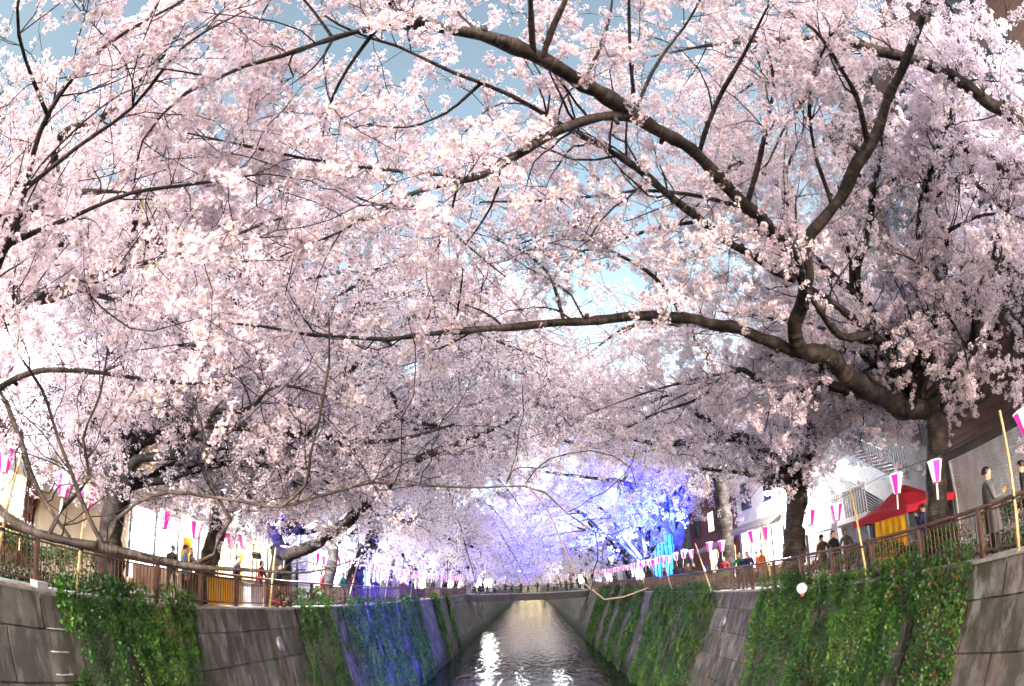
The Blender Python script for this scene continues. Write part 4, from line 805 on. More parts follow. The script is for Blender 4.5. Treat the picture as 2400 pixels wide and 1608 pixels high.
cherry('large near cherry tree on the right bank arching over the whole river', ta['A']['trunk'], ta['A']['limbs'], 11, 0, d2=4.5, l2=(.6, 2.0), n3=5, rmax=.056, upw=.4, extra=more('A', 1, 31, reach=10, top=8.5) + more('A', 1, 41, reach=9, top=6.5) + more('A', 1, 51, reach=4.2, top=5.2, h0=3.5, dr=.8))
cherry('cherry tree at the left edge with a low dark bough before the railing', ta['Z']['trunk'], ta['Z']['limbs'], 12, 0, d2=4.6, l2=(.5, 1.7), n3=4, bare=(2,), bare_twigs={0: 3.5, 1: 3.5, 3: 3, 4: 2, 5: 2, 6: 2}, rmax=.1, upw=.35, dens={0: .015, 1: .03, 3: .6, 4: .8, 5: .8, 6: .7, 12: .04, 13: .6}, extra=more('Z', -1, 32, reach=6.5, top=8, h0=3))
cherry('cherry tree with the forked trunk before the white shop on the right bank', ta['B']['trunk'], ta['B']['limbs'], 13, 1, d2=4.2, l2=(.9, 2.2), n3=5, rmax=.13, extra=more('B', 1, 33, reach=10, top=8.5))
cherry('straight trunked cherry tree third along the right bank', ta['C']['trunk'], ta['C']['limbs'], 14, 1, d2=3.6, l2=(1, 2.4), n3=5, rmax=.13, extra=more('C', 1, 34, reach=8.5, top=11))
cherry('dark double trunked cherry tree fourth along the right bank', ta['D']['trunk'], ta['D']['limbs'], 15, 2, d2=3.2, l2=(1, 2.6), n3=4, extra=more('D', 1, 35, reach=9, top=11, h0=3.5))
cherry('thick trunked cherry tree before the beige building on the left bank', ta['M']['trunk'], ta['M']['limbs'], 16, 1, d2=4.2, l2=(.8, 2.0), n3=5, rmax=.12, extra=more('M', -1, 36, reach=10.5, top=9) + more('M', -1, 46, reach=7.5, top=4.2, h0=2.6, dr=.7))
cherry('cherry tree with a long limb leaning low over the river from the left bank', ta['N']['trunk'], ta['N']['limbs'], 17, 1, d2=4.2, l2=(.9, 2.2), n3=5, rmax=.13, extra=more('N', -1, 37, reach=9.5, top=9, h0=3) + more('N', -1, 47, reach=8.5, top=5, h0=2.8, dr=.6))
cherry('bent trunked cherry tree swaying toward the water on the left bank', ta['O']['trunk'], ta['O']['limbs'], 18, 2, d2=3.6, l2=(1, 2.4), n3=5, extra=more('O', -1, 38, reach=7, top=10, h0=4))
ordn = ['first', 'second', 'third', 'fourth', 'fifth', 'sixth', 'seventh', 'eighth', 'ninth', 'tenth', 'eleventh', 'twelfth', 'thirteenth', 'fourteenth', 'fifteenth', 'sixteenth', 'seventeenth', 'eighteenth', 'nineteenth', 'twentieth']
ordn += [p + '-' + q for p in ('twenty', 'thirty', 'forty') for q in ordn[:9]]; ordn.insert(29, 'thirtieth'); ordn.insert(39, 'fortieth')
for sg, y, sd2, lb in ((1, 2.2, 61, 'cherry tree beside the shuttered building, its crown filling the upper right corner'), (-1, 14.0, 62, 'slender cherry tree between the thick trunk and the low leaning limb')):
    g = np.random.default_rng(sd2); tr, L = grow_limbs(9.4 * sg, y, sg, g, h=2.8, reach=8 if sg > 0 else 10, top=9)
    cherry(lb, tr, L, sd2, 0 if y < 5 else 1, d2=4.2 if y > 5 else 5, l2=(.8, 2.0), n3=5, hand=False)
far_r = [42.5, 51, 60, 69, 80, 92, 106, 124, 144, 170, 200]; far_l = [24.2, 34.5, 42, 50, 59, 68, 79, 91, 106, 124, 144, 170, 200]
for sg, ys, nm in ((1, far_r, 'right'), (-1, far_l, 'left')):
    for i, y in enumerate(ys):
        g = np.random.default_rng(100 + i + 50 * (sg > 0)); x = 9.3 * sg
        tr, L = grow_limbs(x, y, sg, g, h=g.uniform(2.2, 3), reach=g.uniform(9, 11), top=g.uniform(7.5, 10), dr=.75)
        cherry('%s of the farther cherry trees along the %s bank counted from the camera' % (ordn[i], nm), tr, L, 200 + i + 50 * (sg > 0), 2 if y < 46 else 3, d2=2.2 if y < 70 else 1.4, l2=(1, 2.6), n3=3, hand=False, size=1.0 if y < 70 else (1.2 if y < 150 else 1.6))


# ================================================================== IVY, HEDGES
M['dead_leaf'] = mat('dead_ivy_leaf', (.13, .07, .03), .8, var=.4, scale=20)
def value_noise(x, y, seed):
    g = np.random.default_rng(seed); T_ = g.random((64, 64))
    xi, yi = np.floor(x).astype(int), np.floor(y).astype(int); fx_, fy_ = x - xi, y - yi; fx_ = fx_ * fx_ * (3 - 2 * fx_); fy_ = fy_ * fy_ * (3 - 2 * fy_)
    a, b, c, d = T_[xi % 64, yi % 64], T_[(xi + 1) % 64, yi % 64], T_[xi % 64, (yi + 1) % 64], T_[(xi + 1) % 64, (yi + 1) % 64]
    return (a * (1 - fx_) + b * fx_) * (1 - fy_) + (c * (1 - fx_) + d * fx_) * fy_
def leaf_quads(pos, nm, s, g):
    """folded ivy leaves: two quads joined along the rib"""
    a = nrm(np.cross(nm, nrm(g.normal(0, .5, pos.shape) + np.array([0, 0, 1.])))); b = nrm(np.cross(a, nm))   # b points up-ish
    s = s[:, None]; tip = pos - b * s * 1.05; base = pos + b * s * .55; l = pos - a * s * .8 + nm * s * .28 + b * s * .15; r = pos + a * s * .8 + nm * s * .28 + b * s * .15
    V = np.stack([base, l, tip, r], 1).reshape(-1, 3); return V, np.arange(len(V)).reshape(-1, 4)
def ivy(sd_, label, y0, y1, depth, seed, dens=480, size=.048, ragged=.5, thick=.26, patch=(), lean=0.):
    """depth: function of fraction along the curtain -> how far down the wall it hangs"""
    g = np.random.default_rng(seed); t = thing('ivy_curtain', label, 'ivy', (0, 0, 0))
    q = math.sqrt(1 + sd_.b ** 2); mx = max(depth(f) for f in np.linspace(0, 1, 20)); n = int((y1 - y0 + .4) * (mx + .5) * dens)
    u = g.uniform(y0 - .25, y1 + .25, n); v = g.uniform(-.42, mx, n)
    f = (u - y0) / (y1 - y0); dl = np.array([depth(min(1, max(0, k))) for k in f])
    e = (value_noise(u * 2.3, v * .6, seed) - .5) * 2 * ragged
    edge = np.minimum(u - y0, y1 - u)                                                        # distance from the side edges
    ok = (v < dl + e * 1.1 - .3 * value_noise(u * 7, v * 0, seed + 3)) & (edge + (value_noise(v * 1.6 + 9, u * .4, seed + 1) - .5) * 1.5 + (value_noise(v * 5 + 2, u * 1.4, seed + 12) - .5) * .6 > 0)
    hole = value_noise(u * 1.7 + 30, v * .5 + 11, seed + 2); ok &= ~((hole > .74) & (v > .6) & (g.random(n) < .75))
    for (pa, pb, va, vb) in patch: ok &= ~((u > pa) & (u < pb) & (v > va) & (v < vb) & (g.random(n) < .93))
    top_cut = .28 * value_noise(u * 1.5, u * 0 + 5, seed + 4) + .05; ok &= v > -top_cut * 1.6
    u, v = u[ok], v[ok]; n = len(u)
    cl = value_noise(u * 3.1, v * 1.7, seed + 6); off = .055 + thick * cl ** 1.5 * np.clip(1.1 - v / (mx + 2), .35, 1) + g.uniform(0, .06, n)
    off *= np.clip(np.minimum(u - y0, y1 - u) * 2 + .5, .3, 1)
    O = np.array(sd_.p(0, 0)); tt = np.array(sd_.t); nn = np.array(sd_.n)
    vv = np.maximum(v, 0); pos = O + np.outer(-vv, tt) + np.outer(off, nn); pos[:, 1] = u
    over = v < 0; pos[over, 2] += -v[over] * 1.1 + .02; pos[over, 0] += sd_.sg * g.uniform(-.12, .26, over.sum())
    nm = nrm(nn + g.normal(0, .42, (n, 3)) + np.array([0, 0, .25]))
    s = size * g.uniform(.5, 1.15, n) * (.75 + .7 * value_noise(u * 2 + 7, v * 1.2, seed + 15)); V, Q = leaf_quads(pos, nm, s, g)
    tone = np.clip(.55 * value_noise(u * 1.3 + 3, v * 1.1, seed + 8) + .45 * g.random(n) + (cl - .5) * .35, 0, 1)
    dead = g.random(n) < np.where(value_noise(u * 1.1 + 50, v * .35, seed + 20) > .68, .16, .012)
    np_mesh('leaves', V, Q, [M['ivy'], M['dead_leaf']], dead.astype(int), {'tone': ('FACE', tone)}, parent=t)['kind'] = 'stuff'
    # runners trailing past the edges
    ns = max(4, int((y1 - y0) * 1.6)); RV, RQ, o_ = [], [], 0
    for k in range(ns):
        side_ = g.random() < .55; ys = g.choice([y0, y1]) + g.normal(0, .25) if side_ else g.uniform(y0, y1)
        va = g.uniform(0, mx * .5) if side_ else max(.3, depth(min(1, max(0, (ys - y0) / (y1 - y0)))) - .5); m = int(g.uniform(14, 40)); vs_ = va + np.cumsum(g.uniform(.02, .075, m)); us = ys + np.cumsum(g.normal(0, .025, m))
        keep_ = vs_ < sd_.len - .3; vs_, us = vs_[keep_], us[keep_]; m = len(us)
        if m < 3: continue
        P_ = O + np.outer(-vs_, tt) + np.outer(g.uniform(.02, .08, m), nn); P_[:, 1] = us; v_, q_ = leaf_quads(P_, nrm(nn + g.normal(0, .4, (m, 3))), size * g.uniform(.45, 1.1, m), g); RV.append(v_); RQ.append(q_ + o_); o_ += len(v_)
    np_mesh('runners', np.vstack(RV), np.vstack(RQ), [M['ivy']], attrs={'tone': ('FACE', g.random(o_ // 4))}, parent=t)['kind'] = 'stuff'
    for k in range(max(3, int((y1 - y0) * .9))):
        yy = g.uniform(y0 + .1, y1 - .1); m = 7; dd = depth((yy - y0) / (y1 - y0)) * g.uniform(.6, 1.0)
        pts = [sd_.p(yy + g.normal(0, .05) + .03 * i * g.normal(), dd * i / (m - 1), .03) for i in range(m)]
        MB().tube(pts, [.018 * (1 - i / m) + .005 for i in range(m)], 5).build('stem', M['twig'], t)
    return t
F6 = lambda f: 6.2
ivy(RS, 'broad dense green ivy curtain over the near right wall with a round sign', 7.7, 17.9, lambda f: 6.0 if f > .08 else 3.2, 301, dens=620, size=.05, patch=((8.9, 9.25, 1.0, 3.4), (9.3, 9.7, 2.2, 6)))
ivy(RS, 'second ivy curtain on the right wall beyond the bare drained stretch', 22.8, 35.0, F6, 302, dens=330, size=.065)
ivy(RS, 'narrow ivy strip on the right wall beyond the second curtain', 37.6, 40.6, F6, 303, dens=260, size=.08)
ivy(RS, 'dark ivy strip farther along the right wall', 42.5, 46.4, F6, 304, dens=230, size=.085)
ivy(RS, 'thin ivy strip on the right wall well before the bridge', 49, 51.5, F6, 305, dens=180, size=.1)
ivy(RS, 'ivy mass on the right wall close to the bridge', 55, 63, F6, 306, dens=120, size=.12)
ivy(LS, 'glossy ivy cascade hanging beside the ladder rungs on the left wall', 7.15, 11.6, lambda f: 5.2 - 1.2 * f, 311, dens=700, size=.046, ragged=.8)
ivy(LS, 'ivy curtain on the left wall after the bare drained stretch', 17.9, 22.0, F6, 312, dens=420, size=.055, ragged=.6)
ivy(LS, 'blue lit ivy curtain on the left wall, first of three', 22.9, 27.2, lambda f: 6 - 1.5 * f, 313, dens=360, size=.06, ragged=.9)
ivy(LS, 'blue lit ivy curtain on the left wall, second of three', 27.8, 33.4, lambda f: 6.2 - 1.2 * abs(f - .5), 314, dens=310, size=.066, ragged=.9)
ivy(LS, 'blue lit ivy curtain on the left wall, third of three', 34.2, 40.0, F6, 315, dens=240, size=.075, ragged=.8)
ivy(LS, 'thin green ivy strip on the far left wall', 46, 48.6, F6, 316, dens=180, size=.1)
ivy(LS, 'small ivy strip on the left wall near the bridge', 53, 55, F6, 317, dens=150, size=.11)

def hedge(label, x0, x1, y0, y1, z0, z1, seed, dens=1500, size=.035):
    g = np.random.default_rng(seed); t = thing('hedge', label, 'hedge', ((x0 + x1) / 2, (y0 + y1) / 2, GROUND))
    c = np.array([(x0 + x1) / 2, (y0 + y1) / 2, GROUND]); n = int((y1 - y0) * (z1 - z0) * dens)
    a = g.uniform(0, 2 * np.pi, n); u = g.uniform(y0, y1, n); sq = lambda w: np.sign(w) * np.abs(w) ** .6
    hgt = .75 + .4 * value_noise(u * 1.4, u * 0, seed); rr = g.uniform(.75, 1.06, n)
    pos = np.stack([(x0 + x1) / 2 + sq(np.cos(a)) * (x1 - x0) / 2 * rr, u, z0 + (z1 - z0) * (.5 + .5 * sq(np.sin(a)) * rr) * hgt], 1)
    nm = nrm(np.stack([np.cos(a), g.normal(0, .4, n), np.sin(a)], 1) + g.normal(0, .5, (n, 3)))
    V, Q = leaf_quads(pos - c, nm, size * g.uniform(.6, 1.4, n), g)
    np_mesh('leaves', V, Q, [M['hedge']], attrs={'tone': ('FACE', np.clip(g.normal(.5, .25, n), 0, 1))}, parent=t)['kind'] = 'stuff'
    for k in range(int((y1 - y0) * 2.5)):
        yy = g.uniform(y0, y1); p = [((x0 + x1) / 2 - c[0] + g.normal(0, .05), yy - c[1], 0)]
        for i in range(3): p.append((p[-1][0] + g.normal(0, .06), p[-1][1] + g.normal(0, .1), (z1 - z0) * .3 * (i + 1)))
        MB().tube(p, [.016, .012, .009, .005], 4).build('stem', M['twig'], t)
hedge('green bushes behind the man in the grey coat', RX + 1.75, RX + 2.5, 3.6, 8.8, GROUND, .9, 325, 1200)
hedge('clipped green hedge behind the near right railing', RX + .5, RX + 1.2, 8.6, 17.6, GROUND, .78, 321, 1400)
hedge('low green planting behind the right railing beyond the standing couple', RX + .45, RX + 1.1, 23.5, 40, GROUND, 1.0, 322, 420, .06)
hedge('yellow green hedge behind the railing at the left edge', LX - 1.2, LX - .45, 2.5, 8.6, GROUND, .85, 323, 1500, .036)
hedge('low shrubs behind the left railing past the stall', LX - 1.1, LX - .45, 18.2, 26, GROUND, .8, 324, 500, .05)

# ================================================================== LANTERNS ON WIRES, BAMBOO POLES
def lantern_parts(root):
    k = 6; hT, hB, rT, rB = .0, -.44, .18, .09
    def pnl(i):
        a0, a1 = 2 * math.pi * i / k, 2 * math.pi * (i + 1) / k; g_ = .02
        p = lambda r, a, z: (r * math.cos(a), r * math.sin(a), z)
        return MB().add([p(rT, a0 + g_, hT), p(rT, a1 - g_, hT), p(rB, a1 - g_, hB), p(rB, a0 + g_, hB), p(rT - .012, a0 + g_, hT), p(rT - .012, a1 - g_, hT), p(rB - .012, a1 - g_, hB), p(rB - .012, a0 + g_, hB)],
                        [(0, 3, 2, 1), (4, 5, 6, 7), (0, 1, 5, 4), (3, 7, 6, 2), (0, 4, 7, 3), (1, 2, 6, 5)])
    for i in range(k): pnl(i).build('pink_panel' if i % 2 else 'white_panel', M['pink'] if i % 2 else M['white'], root)
    MB().lathe([(.02, .035), (.175, .03), (.19, .012), (.19, -.006), (.02, -.006)], k=6).build('cap', M['white'], root)
    MB().lathe([(.02, -.442), (.095, -.442), (.095, -.465), (.02, -.47)], k=6).build('base', M['wood'], root)
    MB().box((-.022, -.004, -.82), (.022, .004, -.47)).build('paper_tag', M['tag_paper'], root)
    MB().tube([(0, 0, .03), (0, 0, .13)], .006, 4).build('hook', M['wire'], root)
lan = thing('paper_lantern', 'x', 'lantern'); lantern_parts(lan); proto_used = False
def wire_z(y, z0): return z0 + .05 * math.sin(y * 1.3)
def place_lantern(x, y, z, label, group, i):
    global proto_used
    rz = random.uniform(0, math.pi)
    o = lan if not proto_used else dup(lan, (x, y, z), rz, label, group)
    if not proto_used: lan.location = (x, y, z); lan.rotation_euler = (0, 0, rz); proto_used = True
    o['label'] = label; o['group'] = group
    o.rotation_euler = (random.uniform(-.12, .12), random.uniform(-.12, .12), rz)
ry = [6.0, 8.8, 10.3, 13.3, 14.9, 18.4, 19.8, 23.3, 25.0, 28.3, 29.6, 31.5, 33.0, 34.6]
while ry[-1] < 72: ry.append(ry[-1] + random.uniform(.75, 1.5))
ly = [4.2, 5.6, 7.3, 8.0, 10.9, 12.4, 14.3, 15.0, 18.2, 21.3, 22.2, 24.4, 25.4, 29.0, 30.0]
while ly[-1] < 72: ly.append(ly[-1] + random.uniform(.9, 1.7))
for nm, ys, x, z0 in (('right', ry, RX + .55, 2.42), ('left', ly, LX - .35, 2.35)):
    for i, y in enumerate(ys):
        lb = '%s pink and white paper lantern from the camera along the %s bank' % (ordn[i], nm) if i < 32 else 'tiny far pink paper lantern in the %s bank row near the bridge' % nm
        place_lantern(x, y, wire_z(y, z0) - .12 + (i % 3) * .02, lb, 'paper lanterns strung along the %s bank' % nm, i)
    MB().tube([(x, y, wire_z(y, z0) + .01) for y in np.arange(2, 74, 1.0)], .009, 4).build('lantern_wire', M['wire'])
    w = bpy.context.scene.objects['lantern_wire'] if nm == 'right' else bpy.context.scene.objects['lantern_wire.001']
    tag(w, 'thin black cable carrying the lanterns along the %s bank' % nm, 'cable')
for i in range(15):
    place_lantern(-7.4 + i * 1.03, 72.2, 2.4 + .06 * math.sin(i), '%s tiny pink lantern from the left over the far bridge railing' % ordn[i], 'paper lanterns over the bridge', i)
def pole(p0, p1, label, r=.034):
    p0, p1 = Vector(p0), Vector(p1); o = thing('bamboo_pole', label, 'pole', p0); d = p1 - p0; n = 9; pts, rr = [], []
    for i in range(n):
        for e, k in ((0, 1.0), (.92, .97), (.96, 1.18)):
            pts.append(d * min(1, (i + e) / n)); rr.append(r * (1.05 - .25 * i / n) * k)
    MB().tube(pts, rr, 8).build('cane', M['bamboo'], o, True)
    MB().tube([d * .38 + Vector((0, 0, -.03)), d * .38 + Vector((0, 0, .03))], r * 1.6, 8).build('lashing', M['wire'], o)
pole((RX + .05, 6.25, 0), (RX + .3, 6.35, 2.55), 'tall bamboo pole tied to the railing at the right edge')
pole((RX - .02, 11.3, -.05), (RX + .25, 12.0, 2.45), 'leaning bamboo pole before the red tent on the right bank')
pole((RX - .02, 17.0, -.05), (RX + .25, 18.05, 2.5), 'leaning bamboo pole before the white shop on the right bank')
pole((RX, 23.6, 0), (RX + .2, 26.2, 2.5), 'bamboo pole leaning by the standing couple on the right bank')
pole((RX, 30.5, 0), (RX + .2, 33.6, 2.5), 'fifth bamboo pole along the right railing'); pole((RX, 38, 0), (RX + .2, 41, 2.5), 'sixth bamboo pole along the right railing')
pole((LX - .05, 7.6, 0), (LX - .2, 7.9, 2.4), 'pale bamboo pole on the left railing before the thick trunk')
pole((LX - .05, 5.4, 0), (LX - .2, 5.9, 2.3), 'bamboo pole at the left edge by the hedge')
pole((LX - .02, 16.4, 0), (LX - .2, 17.1, 2.1), 'white bamboo pole on the left railing past the stall'); pole((LX - .02, 24.3, 0), (LX - .2, 26.8, 2.5), 'long bamboo pole leaning by the bent trunk on the left bank')
pole((LX - .02, 31, 0), (LX - .2, 33, 2.4), 'fifth bamboo pole along the left railing'); pole((LX - .02, 38, 0), (LX - .2, 40, 2.4), 'sixth bamboo pole along the left railing')

# ================================================================== LAMPS
M['lamp_white'] = glow('lamp_glass', (.75, .88, 1), 9, .1); M['lamp_blue'] = glow('blue_lamp_lens', (.08, .22, 1), 14, .1)
def street_lamp(x, y, z, sg, label, watts, col=(1, .93, .95)):
    o = thing('street_lamp', label, 'street lamp', (x, y, GROUND)); h = z - GROUND
    MB().tube([(0, 0, 0), (0, 0, h * .5), (0, 0, h)], [.07, .055, .045], 10).build('pole', M['dark_steel'], o, True)
    MB().tube([(0, 0, h - .05), (-sg * .3, 0, h + .1), (-sg * .55, 0, h + .08)], .03, 8).build('arm', M['dark_steel'], o, True)
    MB().lathe([(.03, .16), (.16, .1), (.2, .0), (.19, -.01), (.03, .05)], (-sg * .6, 0, h), 14).build('hood', M['dark_steel'], o, True)
    MB().lathe([(.16, 0), (.17, -.08), (.12, -.17), (.02, -.2)], (-sg * .6, 0, h), 14).build('lamp_glass', M['lamp_white'], o, True)
    l = bpy.data.lights.new('lamp_light', 'POINT'); l.energy = watts; l.color = col; l.shadow_soft_size = .2
    lo = bpy.data.objects.new('lamp_light', l); link(lo, o); lo.location = (-sg * .6, 0, h - .45)
WARM = (1, .94, .90); COOL = (.86, .92, 1)
street_lamp(-9.6, 5.2, 4.3, -1, 'bright street lamp glaring through the blossom at the left edge', 480, COOL)
street_lamp(-9.7, 14.6, 3.8, -1, 'street lamp before the beige building on the left bank', 450, WARM)
street_lamp(-9.7, 21.6, 3.5, -1, 'street lamp by the low leaning limb on the left bank', 650, COOL)
street_lamp(-9.7, 33.0, 3.8, -1, 'street lamp before the pale cafe on the left bank', 450, WARM)
street_lamp(-9.7, 47.0, 3.8, -1, 'street lamp far along the left bank', 600, COOL)
street_lamp(11.6, 1.8, 7.2, 1, 'tall street lamp glinting through the blossom in the upper right corner', 800, COOL)
street_lamp(11.4, 22.6, 4.2, 1, 'street lamp by the straight trunk on the right bank', 600, WARM)
street_lamp(9.8, 62.0, 3.8, 1, 'street lamp far along the right bank', 300, COOL)
for x, nm in ((-6.2, 'left'), (-1.4, 'middle'), (3.6, 'right')): street_lamp(x, 74.4, 3.2, 0, '%s of the three lamps standing on the far bridge' % nm, 160, COOL)
def flood(x, y, z, target, label, watts, col, deg=70, h=None):
    o = thing('flood_lamp', label, 'flood lamp', (x, y, z)); d = (Vector(target) - Vector((x, y, z))).normalized(); rot = d.to_track_quat('-Z', 'Y').to_euler()
    hd = MB().box((-.16, -.11, -.02), (.16, .11, .1)).build('housing', M['dark_steel'], o); hd.rotation_euler = rot
    ln = MB().box((-.14, -.09, -.035), (.14, .09, -.021)).build('lens', M['lamp_blue'], o); ln.rotation_euler = rot
    MB().tube([(0, 0, GROUND - z if h is None else -h), (0, 0, -.08)], .025, 6).build('stand', M['dark_steel'], o)
    l = bpy.data.lights.new('flood_beam', 'SPOT'); l.energy = watts; l.color = col; l.spot_size = R(deg); l.spot_blend = 1; l.shadow_soft_size = .12
    lo = bpy.data.objects.new('flood_beam', l); link(lo, o); lo.location = d * .08; lo.rotation_euler = rot
BLUE = (.02, .04, 1)
flood(RX + .25, 25.0, 1.15, (-7.2, 32, -3.0), 'blue flood lamp clamped on the right railing lighting the far wall', 16000, BLUE, 75, h=.2)
flood(-9.0, 16.6, 1.75, (-8.6, 22, 6), 'blue flood lamp shining beside the stall on the left bank', 300, BLUE, 80)
flood(8.9, 29.2, 2.2, (2.6, 40, 10.5), 'blue flood lamp on the right bank aimed up into the farther crowns', 50000, BLUE, 90)
flood(8.9, 40.0, 2.2, (3.0, 50, 10), 'second blue flood lamp on the right bank nearer the bridge', 20000, (.10, .16, 1), 80)

# ================================================================== STALLS, TENT, BANNERS, SIGN
M.update(red=mat('red_canvas', (.42, .012, .03), .7, var=.2, scale=3), yellow=mat('yellow_cloth', (.75, .40, .01), .75, var=.15, scale=4), tarp=mat('white_tarp', (.7, .7, .72), .6),
         blue_print=mat('blue_print', (.05, .12, .45), .6), red_paint=mat('red_paint', (.5, .03, .03), .5), pot=mat('clay_pot', (.25, .1, .06), .7), black_cloth=mat('black_cloth', (.012, .012, .014), .8))
t = thing('market_tent', 'red topped market tent with a yellow side curtain on the right bank', 'tent', (11.5, 13.7, GROUND - .12), .12)
for x in (-1.2, 1.2):
    for y in (-1.2, 1.2): MB().box((x - .02, y - .02, 0), (x + .02, y + .02, 1.95)).build('leg', M['steel'], t)
rf = MB(); n = 8; rim = []; 
for i in range(4 * n):
    s, k = divmod(i, n); u = -1.28 + 2.56 * k / n
    rim.append([(u, -1.28), (1.28, u), (-u, 1.28), (-1.28, -u)][s])
V = [(x, y, 1.95 - .04 * math.sin(i * 1.1)) for i, (x, y) in enumerate(rim)] + [(x * .5, y * .5, 2.18) for x, y in rim] + [(x * .08, y * .08, 2.62) for x, y in rim] + [(x, y, 1.72 - .02 * math.sin(i * 2.1)) for i, (x, y) in enumerate(rim)]
q = 4 * n; rf.add(V, [(i, (i + 1) % q, q + (i + 1) % q, q + i) for i in range(q)] + [(q + i, q + (i + 1) % q, 2 * q + (i + 1) % q, 2 * q + i) for i in range(q)] + [tuple(range(2 * q, 3 * q))]).build('canopy', M['red'], t, True)
rf = MB().add(V, [(3 * q + i, 3 * q + (i + 1) % q, (i + 1) % q, i) for i in range(q)]); rf.build('valance', M['red'], t)
yc = MB(); V = []
for i in range(25): V += [(-1.22 + .03 * math.sin(i * 1.3), -1.15 + i * .06, 1.72), (-1.22 + .05 * math.sin(i * 1.3 + .4), -1.15 + i * .06, .15)]
yc.add(V, [(2 * i, 2 * i + 1, 2 * i + 3, 2 * i + 2) for i in range(24)]).build('yellow_curtain', M['yellow'], t, True)
MB().box((-.3, -1.1, .75), (.9, 1.1, .8)).build('table_top', M['tarp'], t)
for x in (-.25, .85):
    for y in (-1.05, 1.05): MB().box((x - .02, y - .02, 0), (x + .02, y + .02, .75)).build('table_leg', M['steel'], t)
def banner(x, y, label, cloth, h=2.1, w=.5, marks=None, rz=0):
    o = thing('banner_flag', label, 'banner', (x, y, GROUND), rz)
    MB().tube([(0, 0, 0), (0, 0, h + .15)], .014, 6).build('pole', M['steel'], o); MB().tube([(0, 0, h), (0, w, h + .02)], .01, 6).build('crossbar', M['steel'], o)
    V = []; n = 12
    for i in range(n + 1): V += [(.03 * math.sin(i * .9), .03, h - .02 - i * (h - .65) / n), (.05 * math.sin(i * .8 + 1), w, h - .02 - i * (h - .65) / n)]
    MB().add(V, [(2 * i, 2 * i + 1, 2 * i + 3, 2 * i + 2) for i in range(n)]).build('cloth', cloth, o, True)
    if marks:
        for k in range(4):
            z = h - .3 - k * .3; m = MB()
            for a in ((.12, .02, .38, .05), (.12, -.1, .38, -.07), (.23, -.14, .27, .08), (.13, -.2, .2, -.12), (.3, -.2, .37, -.12)): m.box((-.07, a[0], z + a[1]), (-.062, a[2], z + a[3]))
            m.build('printed_mark', marks, o)
banner(10.3, 16.2, 'white banner flag with blue writing by the grey stairs', M['tarp'], 2.0, .45, M['blue_print'])
banner(-9.8, 13.2, 'yellow banner flag before the lit shop on the left bank', M['yellow'], 2.0, .5, M['black_cloth'])
banner(-10.2, 17.2, 'plain yellow banner flag by the blue lamp on the left bank', M['yellow'], 1.9, .45)
s = thing('food_stall', 'stall counter draped in yellow cloth behind the left railing', 'stall', (-9.3, 14.3, GROUND))
V = []
for i in range(41): V += [(.42 + .02 * math.sin(i * 1.7), -1 + i * .05, .92), (.45 + .03 * math.sin(i * 1.7 + .5), -1 + i * .05, .1)]
MB().add(V, [(2 * i, 2 * i + 1, 2 * i + 3, 2 * i + 2) for i in range(40)]).build('yellow_skirt', M['yellow'], s, True)
MB().box((-.4, -1.02, .92), (.44, 1.02, .96)).build('counter_top', M['counter'], s)
for y in (-.95, .95): MB().box((-.35, y - .03, 0), (-.29, y + .03, .92)).build('leg', M['steel'], s)
for k in range(5): 
    bx_ = MB().lathe([(.03, 0), (.035, .1), (.02, .14), (.012, .2), (.0, .2)], (-.1, -.8 + k * .3, .961), 8).build('bottle', M['glass'], None, True); bx_.location = (-9.3, 14.3, GROUND)
    tag(bx_, '%s dark bottle from the near end of the yellow stall counter' % ordn[k], 'bottle', 'bottles on the stall')
s2 = thing('drinks_cooler', 'white drinks cooler box standing behind the left railing by the stall', 'cooler', (-9.1, 16.3, GROUND))
MB().box((-.3, -.4, .08), (.3, .4, .78)).build('body', M['tarp'], s2); MB().box((-.32, -.42, .781), (.32, .42, .86)).build('lid', M['steel'], s2)
for y in (-.33, .33):
    for x in (-.24, .24): MB().box((x - .03, y - .03, 0), (x + .03, y + .03, .079)).build('foot', M['dark_steel'], s2)
sg_ = thing('round_sign', 'round white enamel sign with a blue character above the right ivy', 'sign')
c = RS.p(14.2, .12, .36); fw = (CAM - c).normalized(); rq = fw.to_track_quat('Z', 'Y').to_matrix().to_4x4(); sg_.matrix_basis = Matrix.Translation(c) @ rq @ Matrix.Scale(.78, 4)
MB().lathe([(0.001, .012), (.2, .012), (.205, 0), (.2, -.012), (.001, -.012)], k=24).build('disc', M['tarp'], sg_)
rg = MB(); k = 24
V = [(r * math.cos(2 * math.pi * j / k), r * math.sin(2 * math.pi * j / k), .0145) for r in (.165, .18) for j in range(k)]
rg.add(V, [(j, (j + 1) % k, k + (j + 1) % k, k + j) for j in range(k)]).build('blue_ring', M['blue_print'], sg_)
m = MB()
for a in ((-.09, .05, .09, .07), (-.012, -.1, .012, .1), (-.11, -.03, .11, -.012), (-.09, -.1, -.03, -.08), (.03, -.1, .09, -.08)): m.box((a[0], a[1], .0125), (a[2], a[3], .015))
m.build('character', M['blue_print'], sg_)
MB().box((-.07, -.31, -.01), (.07, -.21, .01)).build('red_plate', M['red_paint'], sg_)
MB().tube([(0, 0, -.03), (0, -.05, -.38)], .018, 6).build('bracket', M['steel'], sg_)
bx_ = thing('utility_box', 'small white box lying on the left coping beside the ivy', 'box', (LX - .12, 6.6, 0), .3)
MB().box((-.09, -.2, .005), (.09, .2, .1)).build('body', M['tarp'], bx_); MB().box((-.1, -.21, .101), (.1, .21, .12)).build('lid', M['tarp'], bx_)
